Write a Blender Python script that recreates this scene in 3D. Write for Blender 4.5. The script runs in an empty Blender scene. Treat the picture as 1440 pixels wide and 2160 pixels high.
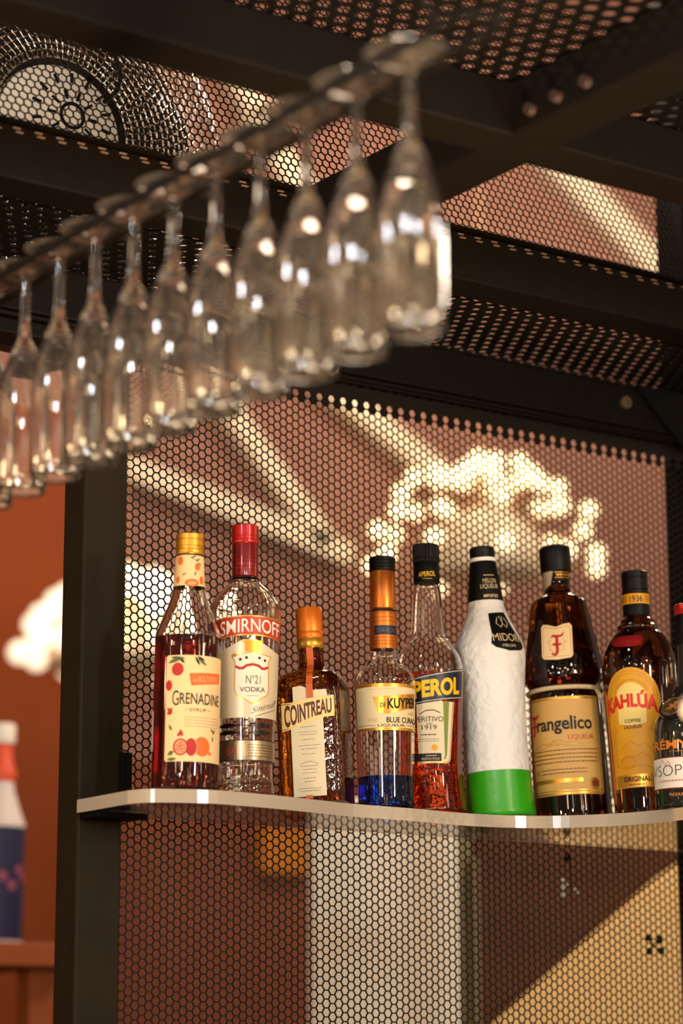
import bpy, bmesh, math, random
import numpy as np
from mathutils import Matrix, Vector, Quaternion

SC = bpy.context.scene
COL = SC.collection
RNG = random.Random(7)
R = math.radians

# ------------------------------------------------------------------ camera
CAM_POS = Vector((0.0, 0.0, 1.5))
YAW, TILT, ROLL = R(35.0), R(12.8), -0.003
FWD = Vector((math.sin(YAW) * math.cos(TILT), math.cos(YAW) * math.cos(TILT), math.sin(TILT)))
RT0 = Vector((math.cos(YAW), -math.sin(YAW), 0.0))
UP0 = RT0.cross(FWD)
RT = RT0 * math.cos(ROLL) + UP0 * math.sin(ROLL)
UP = UP0 * math.cos(ROLL) - RT0 * math.sin(ROLL)
cd = bpy.data.cameras.new('camera')
cam = bpy.data.objects.new('camera', cd)
COL.objects.link(cam)
m = Matrix.Identity(4)
for i in range(3):
    m[i][0], m[i][1], m[i][2], m[i][3] = RT[i], UP[i], -FWD[i], CAM_POS[i]
cam.matrix_world = m
cd.sensor_fit = 'HORIZONTAL'
cd.sensor_width = 24.0
cd.lens = 85.0
cd.clip_start = 0.05
cd.dof.use_dof = True
cd.dof.focus_distance = 2.86
cd.dof.aperture_fstop = 2.8
SC.camera = cam

# ------------------------------------------------------------------ view, world, lights
SC.view_settings.view_transform = 'Standard'
SC.view_settings.look = 'None'
SC.view_settings.exposure = 0.0
SC.view_settings.gamma = 1.0
SC.view_settings.use_curve_mapping = False
cy = SC.cycles
cy.max_bounces = 14
cy.transmission_bounces = 14
cy.glossy_bounces = 6
cy.diffuse_bounces = 3
cy.caustics_reflective = False
cy.caustics_refractive = False
cy.blur_glossy = 0.5
cy.sample_clamp_indirect = 6.0
cy.use_denoising = True

w = bpy.data.worlds.new('world')
SC.world = w
w.use_nodes = True
wn_ = w.node_tree
bg = wn_.nodes['Background']
# unseen bar around: dim warm tone, gold and white spots added for flute highlights
wtc = wn_.nodes.new('ShaderNodeTexCoord')
wv_ = wn_.nodes.new('ShaderNodeTexVoronoi')
wv_.inputs['Scale'].default_value = 7.0
wn_.links.new(wtc.outputs['Generated'], wv_.inputs['Vector'])
wr_ = wn_.nodes.new('ShaderNodeValToRGB')
wr_.color_ramp.elements[0].position = 0.19
wr_.color_ramp.elements[0].color = (1, 1, 1, 1)
wr_.color_ramp.elements[1].position = 0.23
wr_.color_ramp.elements[1].color = (0, 0, 0, 1)
wn_.links.new(wv_.outputs['Distance'], wr_.inputs[0])
wc_ = wn_.nodes.new('ShaderNodeValToRGB')
wc_.color_ramp.interpolation = 'CONSTANT'
wc_.color_ramp.elements[0].color = (1.0, 0.62, 0.26, 1)
wc_.color_ramp.elements[1].position = 0.62
wc_.color_ramp.elements[1].color = (0.95, 0.88, 0.78, 1)
wsep = wn_.nodes.new('ShaderNodeSeparateColor')
wn_.links.new(wv_.outputs['Color'], wsep.inputs[0])
wn_.links.new(wsep.outputs[0], wc_.inputs[0])
wm_ = wn_.nodes.new('ShaderNodeMix')
wm_.data_type = 'RGBA'
wm_.blend_type = 'MULTIPLY'
wm_.inputs['Factor'].default_value = 1.0
wn_.links.new(wc_.outputs[0], wm_.inputs['A'])
wn_.links.new(wr_.outputs[0], wm_.inputs['B'])
ws_ = wn_.nodes.new('ShaderNodeMix')
ws_.data_type = 'RGBA'
ws_.blend_type = 'ADD'
ws_.clamp_result = False
ws_.inputs['Factor'].default_value = 1.0
ws_.inputs['B'].default_value = (0.030, 0.020, 0.013, 1)
wn_.links.new(wm_.outputs['Result'], ws_.inputs['A'])
wn_.links.new(ws_.outputs['Result'], bg.inputs[0])
bg.inputs[1].default_value = 9.0


def lamp(name, kind, loc, energy, col, size=0.1, size_y=None, target=None, spread=None):
    d = bpy.data.lights.new(name, kind)
    d.energy = energy
    d.color = col
    if kind == 'AREA':
        d.shape = 'RECTANGLE' if size_y else 'DISK'
        d.size = size
        if size_y:
            d.size_y = size_y
        if spread:
            d.spread = spread
    elif kind == 'SPOT':
        d.spot_size = spread or R(60)
        d.spot_blend = 0.6
        d.shadow_soft_size = size
    else:
        d.shadow_soft_size = size
    o = bpy.data.objects.new(name, d)
    COL.objects.link(o)
    o.location = loc
    if target is not None:
        dr = Vector(target) - Vector(loc)
        o.rotation_euler = dr.to_track_quat('-Z', 'Y').to_euler()
    return o


WARM = (1.0, 0.70, 0.40)
WARM2 = (1.0, 0.80, 0.56)
COOL = (0.80, 0.92, 1.0)
# pendant bulbs of the bar on the guest side
for p_, e_, c_ in (((2.55, 0.15, 2.25), 34, WARM2), ((1.9, -0.5, 2.35), 30, WARM), ((0.2, -0.6, 2.3), 30, WARM), ((-0.9, 0.3, 2.3), 26, WARM2),
                   ((1.0, -1.3, 2.5), 30, WARM), ((-0.6, 1.3, 2.1), 15, WARM), ((-0.5, 2.0, 2.35), 15, WARM2), ((-0.2, 0.9, 2.55), 15, WARM),
                   ((2.9, 0.9, 1.9), 16, WARM), ((3.0, 1.2, 2.2), 16, WARM2), ((-1.2, -1.0, 1.9), 22, WARM), ((0.6, -1.6, 1.8), 24, WARM),
                   ((2.2, -1.3, 1.8), 24, WARM), ((1.5, -1.8, 2.1), 24, WARM2), ((-0.2, 3.0, 2.2), 26, WARM)):
    lamp('bar_bulb_light', 'POINT', p_, e_ * 0.13, c_, 0.045)
# unseen fill points added close beside the rack to brighten the flutes
for p_, e_, c_ in (((0.42, 1.20, 2.02), 3.4, WARM), ((0.38, 1.55, 2.16), 3.4, WARM2), ((0.45, 1.95, 2.05), 3.0, WARM), ((0.48, 2.30, 2.15), 2.6, WARM2),
                   ((1.78, 1.05, 2.00), 4.0, WARM), ((1.85, 1.38, 2.12), 3.0, WARM2), ((0.55, 0.72, 2.18), 4.0, WARM), ((1.05, 0.55, 2.35), 4.0, WARM2)):
    lamp('rack_fill_light', 'POINT', p_, e_ * 1.5, (1.0, 0.66, 0.34), 0.028)
# unseen fill points added below eye level for glints on the flute feet
for p_ in ((0.62, 0.95, 1.32), (1.22, 1.22, 1.26), (0.98, 0.62, 1.22), (1.10, 1.62, 1.30)):
    lamp('low_fill_light', 'POINT', p_, 2.6, (1.0, 0.80, 0.55), 0.026)
# unseen pale fill points added a little above the rack
for p_, e_ in (((0.50, 1.05, 2.38), 6.0), ((0.47, 1.80, 2.37), 5.0), ((1.62, 1.12, 2.37), 3.0), ((0.80, 0.62, 2.44), 5.0)):
    lamp('pale_fill_light', 'POINT', p_, e_, (0.95, 0.96, 1.0), 0.03)
# two unseen cool panels added behind the camera, sized for white flute highlights
lamp('cool_panel_light', 'AREA', (-1.9, -0.6, 2.1), 42, COOL, 0.20, 0.36, (1.3, 2.2, 2.0))
lamp('cool_panel_light', 'AREA', (1.6, -2.4, 2.2), 46, COOL, 0.20, 0.36, (1.4, 2.2, 2.0))
# unseen low fill, added and aimed to warm the undersides of the beams
lamp('beam_fill_light', 'AREA', (1.05, 0.95, 1.0), 9, WARM, 0.5, 0.5, (1.35, 1.75, 2.42), R(55))
# room beyond the rack
lamp('room_light', 'POINT', (4.9, 5.1, 4.6), 75, (1.0, 0.80, 0.62), 0.25)
lamp('room_light', 'POINT', (3.5, 4.9, 4.3), 50, (1.0, 0.80, 0.62), 0.25)
lamp('room_light', 'POINT', (6.2, 5.2, 4.4), 55, (1.0, 0.80, 0.62), 0.25)
lamp('room_light', 'POINT', (2.1, 2.9, 3.3), 30, (1.0, 0.82, 0.64), 0.12)
lamp('room_light', 'POINT', (3.0, 2.75, 2.9), 52, (1.0, 0.82, 0.64), 0.12)  # unseen fill added to brighten the white cabinet and beige shape
lamp('room_light', 'POINT', (0.80, 2.02, 2.95), 7, (1.0, 0.86, 0.70), 0.08)  # unseen fill added above the open bay to light the fan


# ------------------------------------------------------------------ materials
def lin(c):
    return tuple(((v / 255.0) / 12.92 if v / 255.0 <= 0.04045 else ((v / 255.0 + 0.055) / 1.055) ** 2.4) for v in c)


MATS = {}


def mat(name, rgb=(128, 128, 128), rough=0.5, metal=0.0, trans=0.0, ior=1.45, emit=None, estr=0.0,
        noise=None, bump=None, coat=0.0, linear=None, sss=0.0, spec=None):
    if name in MATS:
        return MATS[name]
    mt = bpy.data.materials.new(name)
    mt.use_nodes = True
    nt = mt.node_tree
    b = nt.nodes['Principled BSDF']
    c = linear if linear else lin(rgb)
    b.inputs['Base Color'].default_value = (*c, 1)
    b.inputs['Roughness'].default_value = rough
    b.inputs['Metallic'].default_value = metal
    b.inputs['Transmission Weight'].default_value = trans
    b.inputs['IOR'].default_value = ior
    b.inputs['Coat Weight'].default_value = coat
    if spec is not None:
        b.inputs['Specular IOR Level'].default_value = spec
    if sss:
        b.inputs['Subsurface Weight'].default_value = sss
        b.inputs['Subsurface Radius'].default_value = (0.02, 0.02, 0.02)
    if emit:
        b.inputs['Emission Color'].default_value = (*lin(emit), 1)
        b.inputs['Emission Strength'].default_value = estr
    tc = None
    if noise:                                   # (scale, other rgb, amount[, stretch])
        tc = nt.nodes.new('ShaderNodeTexCoord')
        mp = nt.nodes.new('ShaderNodeMapping')
        if len(noise) > 3:
            mp.inputs['Scale'].default_value = noise[3]
        nz = nt.nodes.new('ShaderNodeTexNoise')
        nz.inputs['Scale'].default_value = noise[0]
        nz.inputs['Detail'].default_value = 5
        rp = nt.nodes.new('ShaderNodeValToRGB')
        rp.color_ramp.elements[0].position = 0.5 - noise[2] / 2
        rp.color_ramp.elements[1].position = 0.5 + noise[2] / 2
        rp.color_ramp.elements[0].color = (*c, 1)
        rp.color_ramp.elements[1].color = (*lin(noise[1]), 1)
        nt.links.new(tc.outputs['Object'], mp.inputs[0])
        nt.links.new(mp.outputs[0], nz.inputs['Vector'])
        nt.links.new(nz.outputs['Fac'], rp.inputs[0])
        nt.links.new(rp.outputs[0], b.inputs['Base Color'])
    if bump:                                    # (scale, strength, kind)
        tc = tc or nt.nodes.new('ShaderNodeTexCoord')
        if bump[2] == 'voronoi':
            nz = nt.nodes.new('ShaderNodeTexVoronoi')
            out = 'Distance'
        else:
            nz = nt.nodes.new('ShaderNodeTexNoise')
            out = 'Fac'
        nz.inputs['Scale'].default_value = bump[0]
        bp = nt.nodes.new('ShaderNodeBump')
        bp.inputs['Strength'].default_value = bump[1]
        bp.inputs['Distance'].default_value = bump[3] if len(bump) > 3 else 0.002
        nt.links.new(tc.outputs['Object'], nz.inputs['Vector'])
        nt.links.new(nz.outputs[out], bp.inputs['Height'])
        nt.links.new(bp.outputs[0], b.inputs['Normal'])
    MATS[name] = mt
    return mt


STEEL = mat('dark_steel', (17, 12, 8), 0.55, 0.0, noise=(60, (12, 8, 6), 0.6), spec=0.10)
PERF = mat('perforated_steel', (18, 12, 8), 0.4, 0.0, spec=0.25)
PLATE = mat('plate_steel', (9, 7, 5), 0.5, 0.0, spec=0.2)
POSTM = mat('post_steel', (40, 32, 20), 0.5, 0.0, noise=(18, (30, 23, 13), 0.7), spec=0.12)
RODM = mat('rack_steel', (13, 10, 8), 0.6, 0.0, spec=0.15)
CHROME = mat('wire_chrome', (230, 224, 214), 0.18, 1.0)
GLASS = mat('clear_glass', linear=(0.97, 0.97, 0.96), rough=0.0, trans=1.0, ior=1.46)
FLUTEG = mat('flute_glass', linear=(0.98, 0.95, 0.90), rough=0.0, trans=0.985, ior=1.62)
FOOTG = mat('flute_foot_glass', linear=(0.98, 0.93, 0.86), rough=0.01, trans=0.94, ior=1.62)  # cream diffuse share stands in for bright light seen through the foot
ACRYL = mat('clear_acrylic', linear=(0.93, 0.90, 0.86), rough=0.06, trans=1.0, ior=1.49)
AMBERG = mat('amber_glass', linear=(0.32, 0.085, 0.006), rough=0.02, trans=1.0, ior=1.47, bump=(110, 0.35, 'noise'))
BROWNG = mat('brown_glass', linear=(0.17, 0.045, 0.007), rough=0.02, trans=1.0, ior=1.5)
DARKG = mat('dark_brown_glass', linear=(0.10, 0.026, 0.006), rough=0.02, trans=1.0, ior=1.5)
BLACKG = mat('black_green_glass', linear=(0.012, 0.014, 0.010), rough=0.03, coat=0.5)
RED_L = mat('grenadine_red', linear=(0.24, 0.001, 0.003), rough=0.0, trans=1.0, ior=1.36)
ORANGE_L = mat('aperitif_orange', linear=(0.93, 0.09, 0.008), rough=0.0, trans=1.0, ior=1.36, bump=(120, 0.25, 'voronoi'))
BLUE_L = mat('curacao_blue', linear=(0.004, 0.06, 0.62), rough=0.0, trans=1.0, ior=1.36)
GREEN_L = mat('melon_green', linear=(0.012, 0.32, 0.008), rough=0.3, trans=0.1, noise=(25, (60, 176, 20), 0.7), bump=(70, 0.35, 'noise'))
FROST = mat('frosted_glass', (244, 242, 236), 0.38, 0.0, trans=0.12, ior=1.3, bump=(85, 0.9, 'noise', 0.0045))
BLACK = mat('black_plastic', (6, 5, 4), 0.45, spec=0.22)
BLACKP = mat('black_label', (6, 6, 6), 0.5, spec=0.2)
GOLDCAP = mat('gold_foil', (206, 152, 54), 0.3, 0.75)
COPPER = mat('copper_foil', (206, 122, 44), 0.3, 0.7, noise=(30, (170, 84, 22), 0.5))
ORCAP = mat('orange_foil', (226, 118, 26), 0.35, 0.45)
REDCAP = mat('red_foil', (172, 12, 14), 0.28, 0.35, coat=0.4)
DREDCAP = mat('dark_red_foil', (120, 12, 14), 0.25, 0.35, coat=0.5)
CREAM = mat('cream_paper', (236, 204, 150), 0.55)
CREAM2 = mat('pale_paper', (228, 212, 176), 0.55)
AMBERP = mat('amber_paper', (206, 164, 92), 0.55, noise=(14, (190, 144, 70), 0.8))
YELLOWP = mat('yellow_paper', (226, 168, 24), 0.5, noise=(30, (206, 138, 16), 0.7))
WHITEP = mat('white_paper', (236, 228, 214), 0.5)
NAVYP = mat('navy_paper', (14, 20, 44), 0.4)
INK = mat('black_ink', (30, 24, 18), 0.6)
GINK = mat('grey_ink', (120, 100, 74), 0.6)
REDINK = mat('red_ink', (178, 30, 20), 0.55)
ORINK = mat('orange_ink', (226, 104, 30), 0.55)
PEACH = mat('peach_ink', (240, 160, 110), 0.55)
GREENINK = mat('green_ink', (92, 100, 46), 0.55)
GOLDINK = mat('gold_ink', (206, 150, 54), 0.32, 0.7)
YELINK = mat('yellow_ink', (238, 190, 20), 0.5)
BROWNINK = mat('brown_ink', (92, 46, 18), 0.55)
SILVERP = mat('silver_band', (150, 132, 104), 0.3, 0.85)
ROPE = mat('cream_rope', (206, 180, 140), 0.8, bump=(500, 0.7, 'noise'))

TERRA = mat('terracotta_plaster', (164, 122, 106), 0.9, noise=(1.1, (140, 98, 82), 0.9))
ORANGEW = mat('burnt_orange_plaster', (146, 70, 24), 0.9, noise=(0.9, (130, 56, 16), 0.9))
BEAMC = mat('cream_timber', (242, 228, 200), 0.7)
DARKBEAM = mat('dark_timber', (84, 44, 30), 0.8)
WHITEC = mat('white_cabinet', (236, 226, 206), 0.45)
OLIVE = mat('shaded_side_olive', (120, 106, 74), 0.6)  # side of the white cabinet, its shade put into the olive tone
BROWNB = mat('brown_board', (88, 50, 24), 0.6, noise=(3, (70, 37, 16), 0.8, (1, 1, 6)))
BEIGELIT = mat('lit_beige', (236, 196, 132), 0.6)
FLOORM = mat('brown_floor', (90, 60, 42), 0.6, noise=(5, (70, 46, 32), 0.8))
AMBERL = mat('amber_lacquer', (196, 122, 24), 0.35)
BULB = mat('bulb_glow', (255, 240, 214), 0.4, emit=(255, 226, 170), estr=3.4)
BULBW = mat('bulb_glow_white', (255, 244, 230), 0.4, emit=(255, 226, 190), estr=1.5)
SHADEW = mat('lamp_frost', (240, 226, 200), 0.6, emit=(255, 206, 140), estr=0.10)
for bm_ in (BULB, BULBW, SHADEW):
    bm_.cycles.emission_sampling = 'NONE'


# ------------------------------------------------------------------ mesh helpers
def link(name, me, mt=None, parent=None):
    o = bpy.data.objects.new(name, me)
    COL.objects.link(o)
    if mt is not None:
        for q in (mt if isinstance(mt, (list, tuple)) else [mt]):
            me.materials.append(q)
    if parent is not None:
        o.parent = parent
    return o


def tag(o, label=None, cat=None, group=None, kind=None):
    if label:
        o['label'] = label
    if cat:
        o['category'] = cat
    if group:
        o['group'] = group
    if kind:
        o['kind'] = kind
    return o


def thing(name, label, cat, loc=(0, 0, 0), group=None):
    o = bpy.data.objects.new(name, None)
    COL.objects.link(o)
    o.location = loc
    o.empty_display_size = 0.05
    return tag(o, label, cat, group)


def from_bm(name, bm, mt=None, parent=None, smooth=False, angle=None):
    me = bpy.data.meshes.new(name)
    bm.normal_update()
    bm.to_mesh(me)
    bm.free()
    if smooth:
        me.polygons.foreach_set('use_smooth', [True] * len(me.polygons))
        if angle:
            me.set_sharp_from_angle(angle=R(angle))
    return link(name, me, mt, parent)


def bm_box(bm, c, s, rot=None, bevel=0.0):
    r = bmesh.ops.create_cube(bm, size=1.0)
    vs = r['verts']
    bmesh.ops.scale(bm, vec=s, verts=vs)
    if bevel:
        es = list({e for v in vs for e in v.link_edges})
        rr = bmesh.ops.bevel(bm, geom=es, offset=bevel, segments=2, affect='EDGES', profile=0.5)
        vs = list({v for f in rr['faces'] for v in f.verts} | {v for v in vs if v.is_valid})
        seen = set(vs)
        st = list(vs)
        while st:
            v = st.pop()
            for e in v.link_edges:
                o = e.other_vert(v)
                if o not in seen:
                    seen.add(o)
                    st.append(o)
        vs = list(seen)
    if rot is not None:
        bmesh.ops.rotate(bm, cent=(0, 0, 0), matrix=rot, verts=vs)
    bmesh.ops.translate(bm, vec=c, verts=vs)
    return vs


def box(name, lo, hi, mt, parent=None, bevel=0.0):
    bm = bmesh.new()
    bm_box(bm, [(a + b) / 2 for a, b in zip(lo, hi)], [b - a for a, b in zip(lo, hi)], bevel=bevel)
    return from_bm(name, bm, mt, parent)


def bm_tube(bm, pts, rad, seg=10, caps=True, closed=False):
    pts = [Vector(p) for p in pts]
    n = len(pts)
    rads = rad if isinstance(rad, (list, tuple)) else [rad] * n
    rings = []
    ref = None
    for i, p in enumerate(pts):
        if closed:
            t = pts[(i + 1) % n] - pts[i - 1]
        else:
            t = (pts[min(i + 1, n - 1)] - pts[max(i - 1, 0)])
        t.normalize()
        if ref is None:
            ref = t.orthogonal().normalized()
        ref = (ref - t * ref.dot(t)).normalized()
        bi = t.cross(ref)
        rings.append([bm.verts.new(p + (ref * math.cos(2 * math.pi * k / seg) + bi * math.sin(2 * math.pi * k / seg)) * rads[i])
                      for k in range(seg)])
    m_ = n if closed else n - 1
    for i in range(m_):
        a, b = rings[i], rings[(i + 1) % n]
        for k in range(seg):
            bm.faces.new((a[k], a[(k + 1) % seg], b[(k + 1) % seg], b[k]))
    if caps and not closed:
        bm.faces.new(rings[0][::-1])
        bm.faces.new(rings[-1])


def tube(name, pts, rad, mt, parent=None, seg=10, closed=False):
    bm = bmesh.new()
    bm_tube(bm, pts, rad, seg, True, closed)
    return from_bm(name, bm, mt, parent, smooth=True, angle=50)


def lathe_bm(profile, seg=64, bm=None, cap_start=True, cap_end=True):
    """profile: list of (r, z); open polyline; ends are closed on the axis if cap."""
    bm = bm or bmesh.new()
    rings = []
    for r_, z_ in profile:
        if r_ < 1e-6:
            rings.append([bm.verts.new((0, 0, z_))])
        else:
            rings.append([bm.verts.new((r_ * math.sin(2 * math.pi * k / seg), -r_ * math.cos(2 * math.pi * k / seg), z_)) for k in range(seg)])
    for a, b in zip(rings[:-1], rings[1:]):
        for k in range(seg):
            k2 = (k + 1) % seg
            if len(a) == 1 and len(b) == 1:
                continue
            if len(a) == 1:
                bm.faces.new((a[0], b[k2], b[k]))
            elif len(b) == 1:
                bm.faces.new((a[k], a[k2], b[0]))
            else:
                bm.faces.new((a[k], a[k2], b[k2], b[k]))
    if cap_start and len(rings[0]) > 1:
        bm.faces.new(rings[0][::-1])
    if cap_end and len(rings[-1]) > 1:
        bm.faces.new(rings[-1])
    return bm


def lathe(name, profile, mt, parent=None, seg=64, angle=40):
    return from_bm(name, lathe_bm(profile, seg), mt, parent, smooth=True, angle=angle)


def smooth_profile(pts, sub=4):
    """Catmull-Rom through (r, z) points; repeated points make corners."""
    out = []
    n = len(pts)
    for i in range(n - 1):
        p0, p1, p2, p3 = pts[max(i - 1, 0)], pts[i], pts[i + 1], pts[min(i + 2, n - 1)]
        if abs(p1[0] - p2[0]) < 1e-9 and abs(p1[1] - p2[1]) < 1e-9:
            continue
        for k in range(sub):
            t = k / sub
            q = []
            for a in (0, 1):
                m1 = (p2[a] - p0[a]) / 2
                m2 = (p3[a] - p1[a]) / 2
                q.append((2 * t ** 3 - 3 * t ** 2 + 1) * p1[a] + (t ** 3 - 2 * t ** 2 + t) * m1 + (-2 * t ** 3 + 3 * t ** 2) * p2[a] + (t ** 3 - t ** 2) * m2)
            out.append(tuple(q))
    out.append(pts[-1])
    return out


# ------------------------------------------------------------------ perforated sheets
def hexsheet(name, na, nb, pitch, hole, thick, place, mt, parent=None, solid=None):
    """Columns step along a (pitch*sqrt3/2), holes stack along b (pitch). place(a, b, t) -> xyz."""
    ca = pitch * math.sqrt(3) / 2
    ro = pitch / math.sqrt(3)
    ri = ro * hole
    ang = [math.pi / 3 * k for k in range(6)]
    vid, verts, faces = {}, [], []

    def v(key, a, b, t):
        i = vid.get(key)
        if i is None:
            i = len(verts)
            vid[key] = i
            verts.append(place(a, b, t))
        return i
    for i in range(na):
        for j in range(nb):
            a0 = i * ca
            b0 = j * pitch + (pitch / 2 if i % 2 else 0)
            front, back, inf, inb = [], [], [], []
            for q in ang:
                a, b = a0 + ro * math.cos(q), b0 + ro * math.sin(q)
                k = (round(a / pitch * 24), round(b / pitch * 24))
                front.append(v((k, 0), a, b, 0.0))
                back.append(v((k, 1), a, b, thick))
            if solid and solid(i, j):
                faces.append(front)
                faces.append(back[::-1])
                continue
            for kq, q in enumerate(ang):
                a, b = a0 + ri * math.cos(q), b0 + ri * math.sin(q)
                inf.append(v((i, j, kq, 0), a, b, 0.0))
                inb.append(v((i, j, kq, 1), a, b, thick))
            for k in range(6):
                n = (k + 1) % 6
                faces.append((front[k], front[n], inf[n], inf[k]))
                faces.append((back[n], back[k], inb[k], inb[n]))
                faces.append((inf[k], inf[n], inb[n], inb[k]))
    me = bpy.data.meshes.new(name)
    me.from_pydata(verts, [], faces)
    me.update()
    return link(name, me, mt, parent)


# ------------------------------------------------------------------ structure
def struct(name, lo, hi, mt):
    return tag(box(name, lo, hi, mt), kind='structure')


tag(struct('floor', (-6, -6, -0.1), (12, 9, 0.0), FLOORM), 'brown floor of the bar room')
tag(struct('wall_back', (-6, 6.6, 0.0), (12, 6.75, 6.2), TERRA), 'terracotta plaster wall beyond the rack')
tag(struct('wall_left', (0.6, 6.5, 0.0), (3.71, 6.598, 3.55), ORANGEW), 'burnt orange lower wall at the left')


def trim(i, p0, p1, wid, mt, dep=0.06, label=None, y=6.56):
    p0, p1 = Vector((p0[0], y, p0[1])), Vector((p1[0], y, p1[1]))
    d = p1 - p0
    bm = bmesh.new()
    rot = Matrix.Rotation(-math.atan2(d.z, d.x), 3, 'Y')
    bm_box(bm, (p0 + p1) / 2, (d.length, dep, wid), rot)
    tag(from_bm('trim_%d' % i, bm, mt), label, kind='structure')


tag(struct('trim_8', (3.712, 6.54, 0.0), (11.9, 6.598, 2.42), mat('dim_wall_brown', (136, 78, 52), 0.85, noise=(1.3, (116, 62, 40), 0.9))), 'dim lower wall seen through the mesh under the shelf, shade in its brown')  # lower wall gets less lamp light; that falloff is in this darker colour
trim(1, (3.55, 3.40), (4.62, 3.17), 0.075, BEAMC, label='cream timber brace low across the terracotta wall')
trim(2, (3.98, 3.76), (4.52, 3.20), 0.075, BEAMC, label='cream timber brace falling steeply behind the mesh')
trim(3, (4.35, 3.85), (5.02, 3.50), 0.085, BEAMC, label='cream timber brace above the warm chandelier')
trim(4, (5.45, 4.87), (6.15, 4.42), 0.12, BEAMC, label='cream timber brace behind the upper right mesh')
trim(5, (4.22, 4.68), (4.55, 4.28), 0.10, BEAMC, label='cream timber brace behind the middle of the upper mesh')
trim(6, (4.05, 4.95), (4.26, 4.66), 0.10, BEAMC, label='cream timber brace at the fan edge')
trim(7, (4.90, 4.85), (5.00, 4.55), 0.09, BEAMC, label='short cream timber brace beside the near flute')

# ------------------------------------------------------------------ the steel frame
YB = 2.45
ZF = 2.423
frame = thing('shelving_frame', 'dark brown square-tube steel frame of the back bar rack', 'metal frame', (1.37, 2.47, 0))


def fpart(name, lo, hi, mt=STEEL, bevel=0.003):
    o = box(name, lo, hi, mt, bevel=bevel)
    o.parent = frame
    o.matrix_parent_inverse = Matrix.Translation(-frame.location)
    return o


def to_frame(o):
    o.parent = frame
    o.matrix_parent_inverse = Matrix.Translation(-frame.location)
    return o


fpart('post', (1.340, 2.440, 0.0), (1.398, 2.4905, 2.42), POSTM)
fpart('post', (2.315, 2.440, 0.0), (2.375, 2.500, 3.05), STEEL)
fpart('crossbeam', (0.75, 2.205, ZF), (2.60, 2.262, 2.486))
fpart('crossbeam', (0.55, 1.805, ZF), (2.60, 1.862, 2.483))
fpart('side_beam', (1.478, 0.90, ZF + 0.0005), (1.543, 2.2045, 2.4825))
fpart('back_rail', (0.85, 2.438, 2.360), (2.315, 2.438 + 0.05, 2.421))
fpart('back_rail', (0.85, 2.436, 2.352), (2.315, 2.50, 2.3585))
fpart('back_rail', (0.85, 2.441, 2.3315), (1.338, 2.49, 2.351))
fpart('bottom_rail', (1.398, 2.442, 1.372), (2.315, 2.482, 1.408))
fpart('panel_rail', (1.398, 2.4514, 2.338), (2.315, 2.47, 2.3515))
# thin bead lines along the back rail
fpart('bead', (1.60, 2.433, 2.417), (2.23, 2.4375, 2.4205), bevel=0.001)
fpart('bead', (1.60, 2.4405, 2.3485), (2.312, 2.4445, 2.3525), bevel=0.001)
# dark plate in the shape of the shaded rail corner; screw beside it
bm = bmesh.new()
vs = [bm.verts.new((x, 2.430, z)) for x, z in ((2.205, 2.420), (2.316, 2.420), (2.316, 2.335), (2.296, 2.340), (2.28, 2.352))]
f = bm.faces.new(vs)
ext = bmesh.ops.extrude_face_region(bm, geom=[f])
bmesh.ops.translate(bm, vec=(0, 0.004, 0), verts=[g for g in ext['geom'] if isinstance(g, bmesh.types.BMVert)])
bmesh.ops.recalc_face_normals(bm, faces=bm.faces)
to_frame(from_bm('shade_plate', bm, mat('shadow_steel', (10, 8, 7), 0.6, 0.0, spec=0.1)))
bm = lathe_bm([(0.0, 0.0), (0.004, 0.0), (0.0045, 0.004), (0.0085, 0.004), (0.009, 0.0), (0.009, -0.004)], 24)
o = from_bm('screw', bm, mat('screw_steel', (120, 100, 76), 0.4, 0.7), smooth=True, angle=40)
o.matrix_world = Matrix.Translation((2.190, 2.4375, 2.394)) @ Matrix.Rotation(R(90), 4, 'X')
to_frame(o)
o.matrix_parent_inverse = Matrix.Translation(-frame.location)
# reflected light spots on the side beam as raised studs; bracket under the shelf
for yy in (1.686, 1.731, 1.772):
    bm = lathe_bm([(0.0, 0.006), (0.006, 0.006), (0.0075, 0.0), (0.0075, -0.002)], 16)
    o = from_bm('light_spot', bm, mat('light_spot_steel', (48, 32, 26), 0.5, 0.0), smooth=True, angle=40)
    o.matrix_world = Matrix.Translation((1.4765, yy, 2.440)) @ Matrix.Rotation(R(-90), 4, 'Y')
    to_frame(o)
fpart('shelf_bracket', (1.392, 2.432, 1.7926), (1.406, 2.4395, 1.850), mat('shadow_steel'), bevel=0.001)
fpart('shelf_bracket', (1.342, 2.395, 1.770), (1.406, 2.4395, 1.7762), mat('shadow_steel'), bevel=0.001)

# perforated sheets ------------------------------------------------
P1 = 0.0106
C1 = P1 * math.sqrt(3) / 2
NA, NB = 99, 86
# even columns start at x = 1.719 - 34*C1
X0 = 1.719 - 34 * C1
ZTOP = 2.326
back = hexsheet('perforated_sheet', NA, NB, P1, 0.845, 0.0012,
                lambda a, b, t: (X0 + a, YB + t, ZTOP - b), PERF,
                solid=lambda i, j: j < 0)
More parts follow.
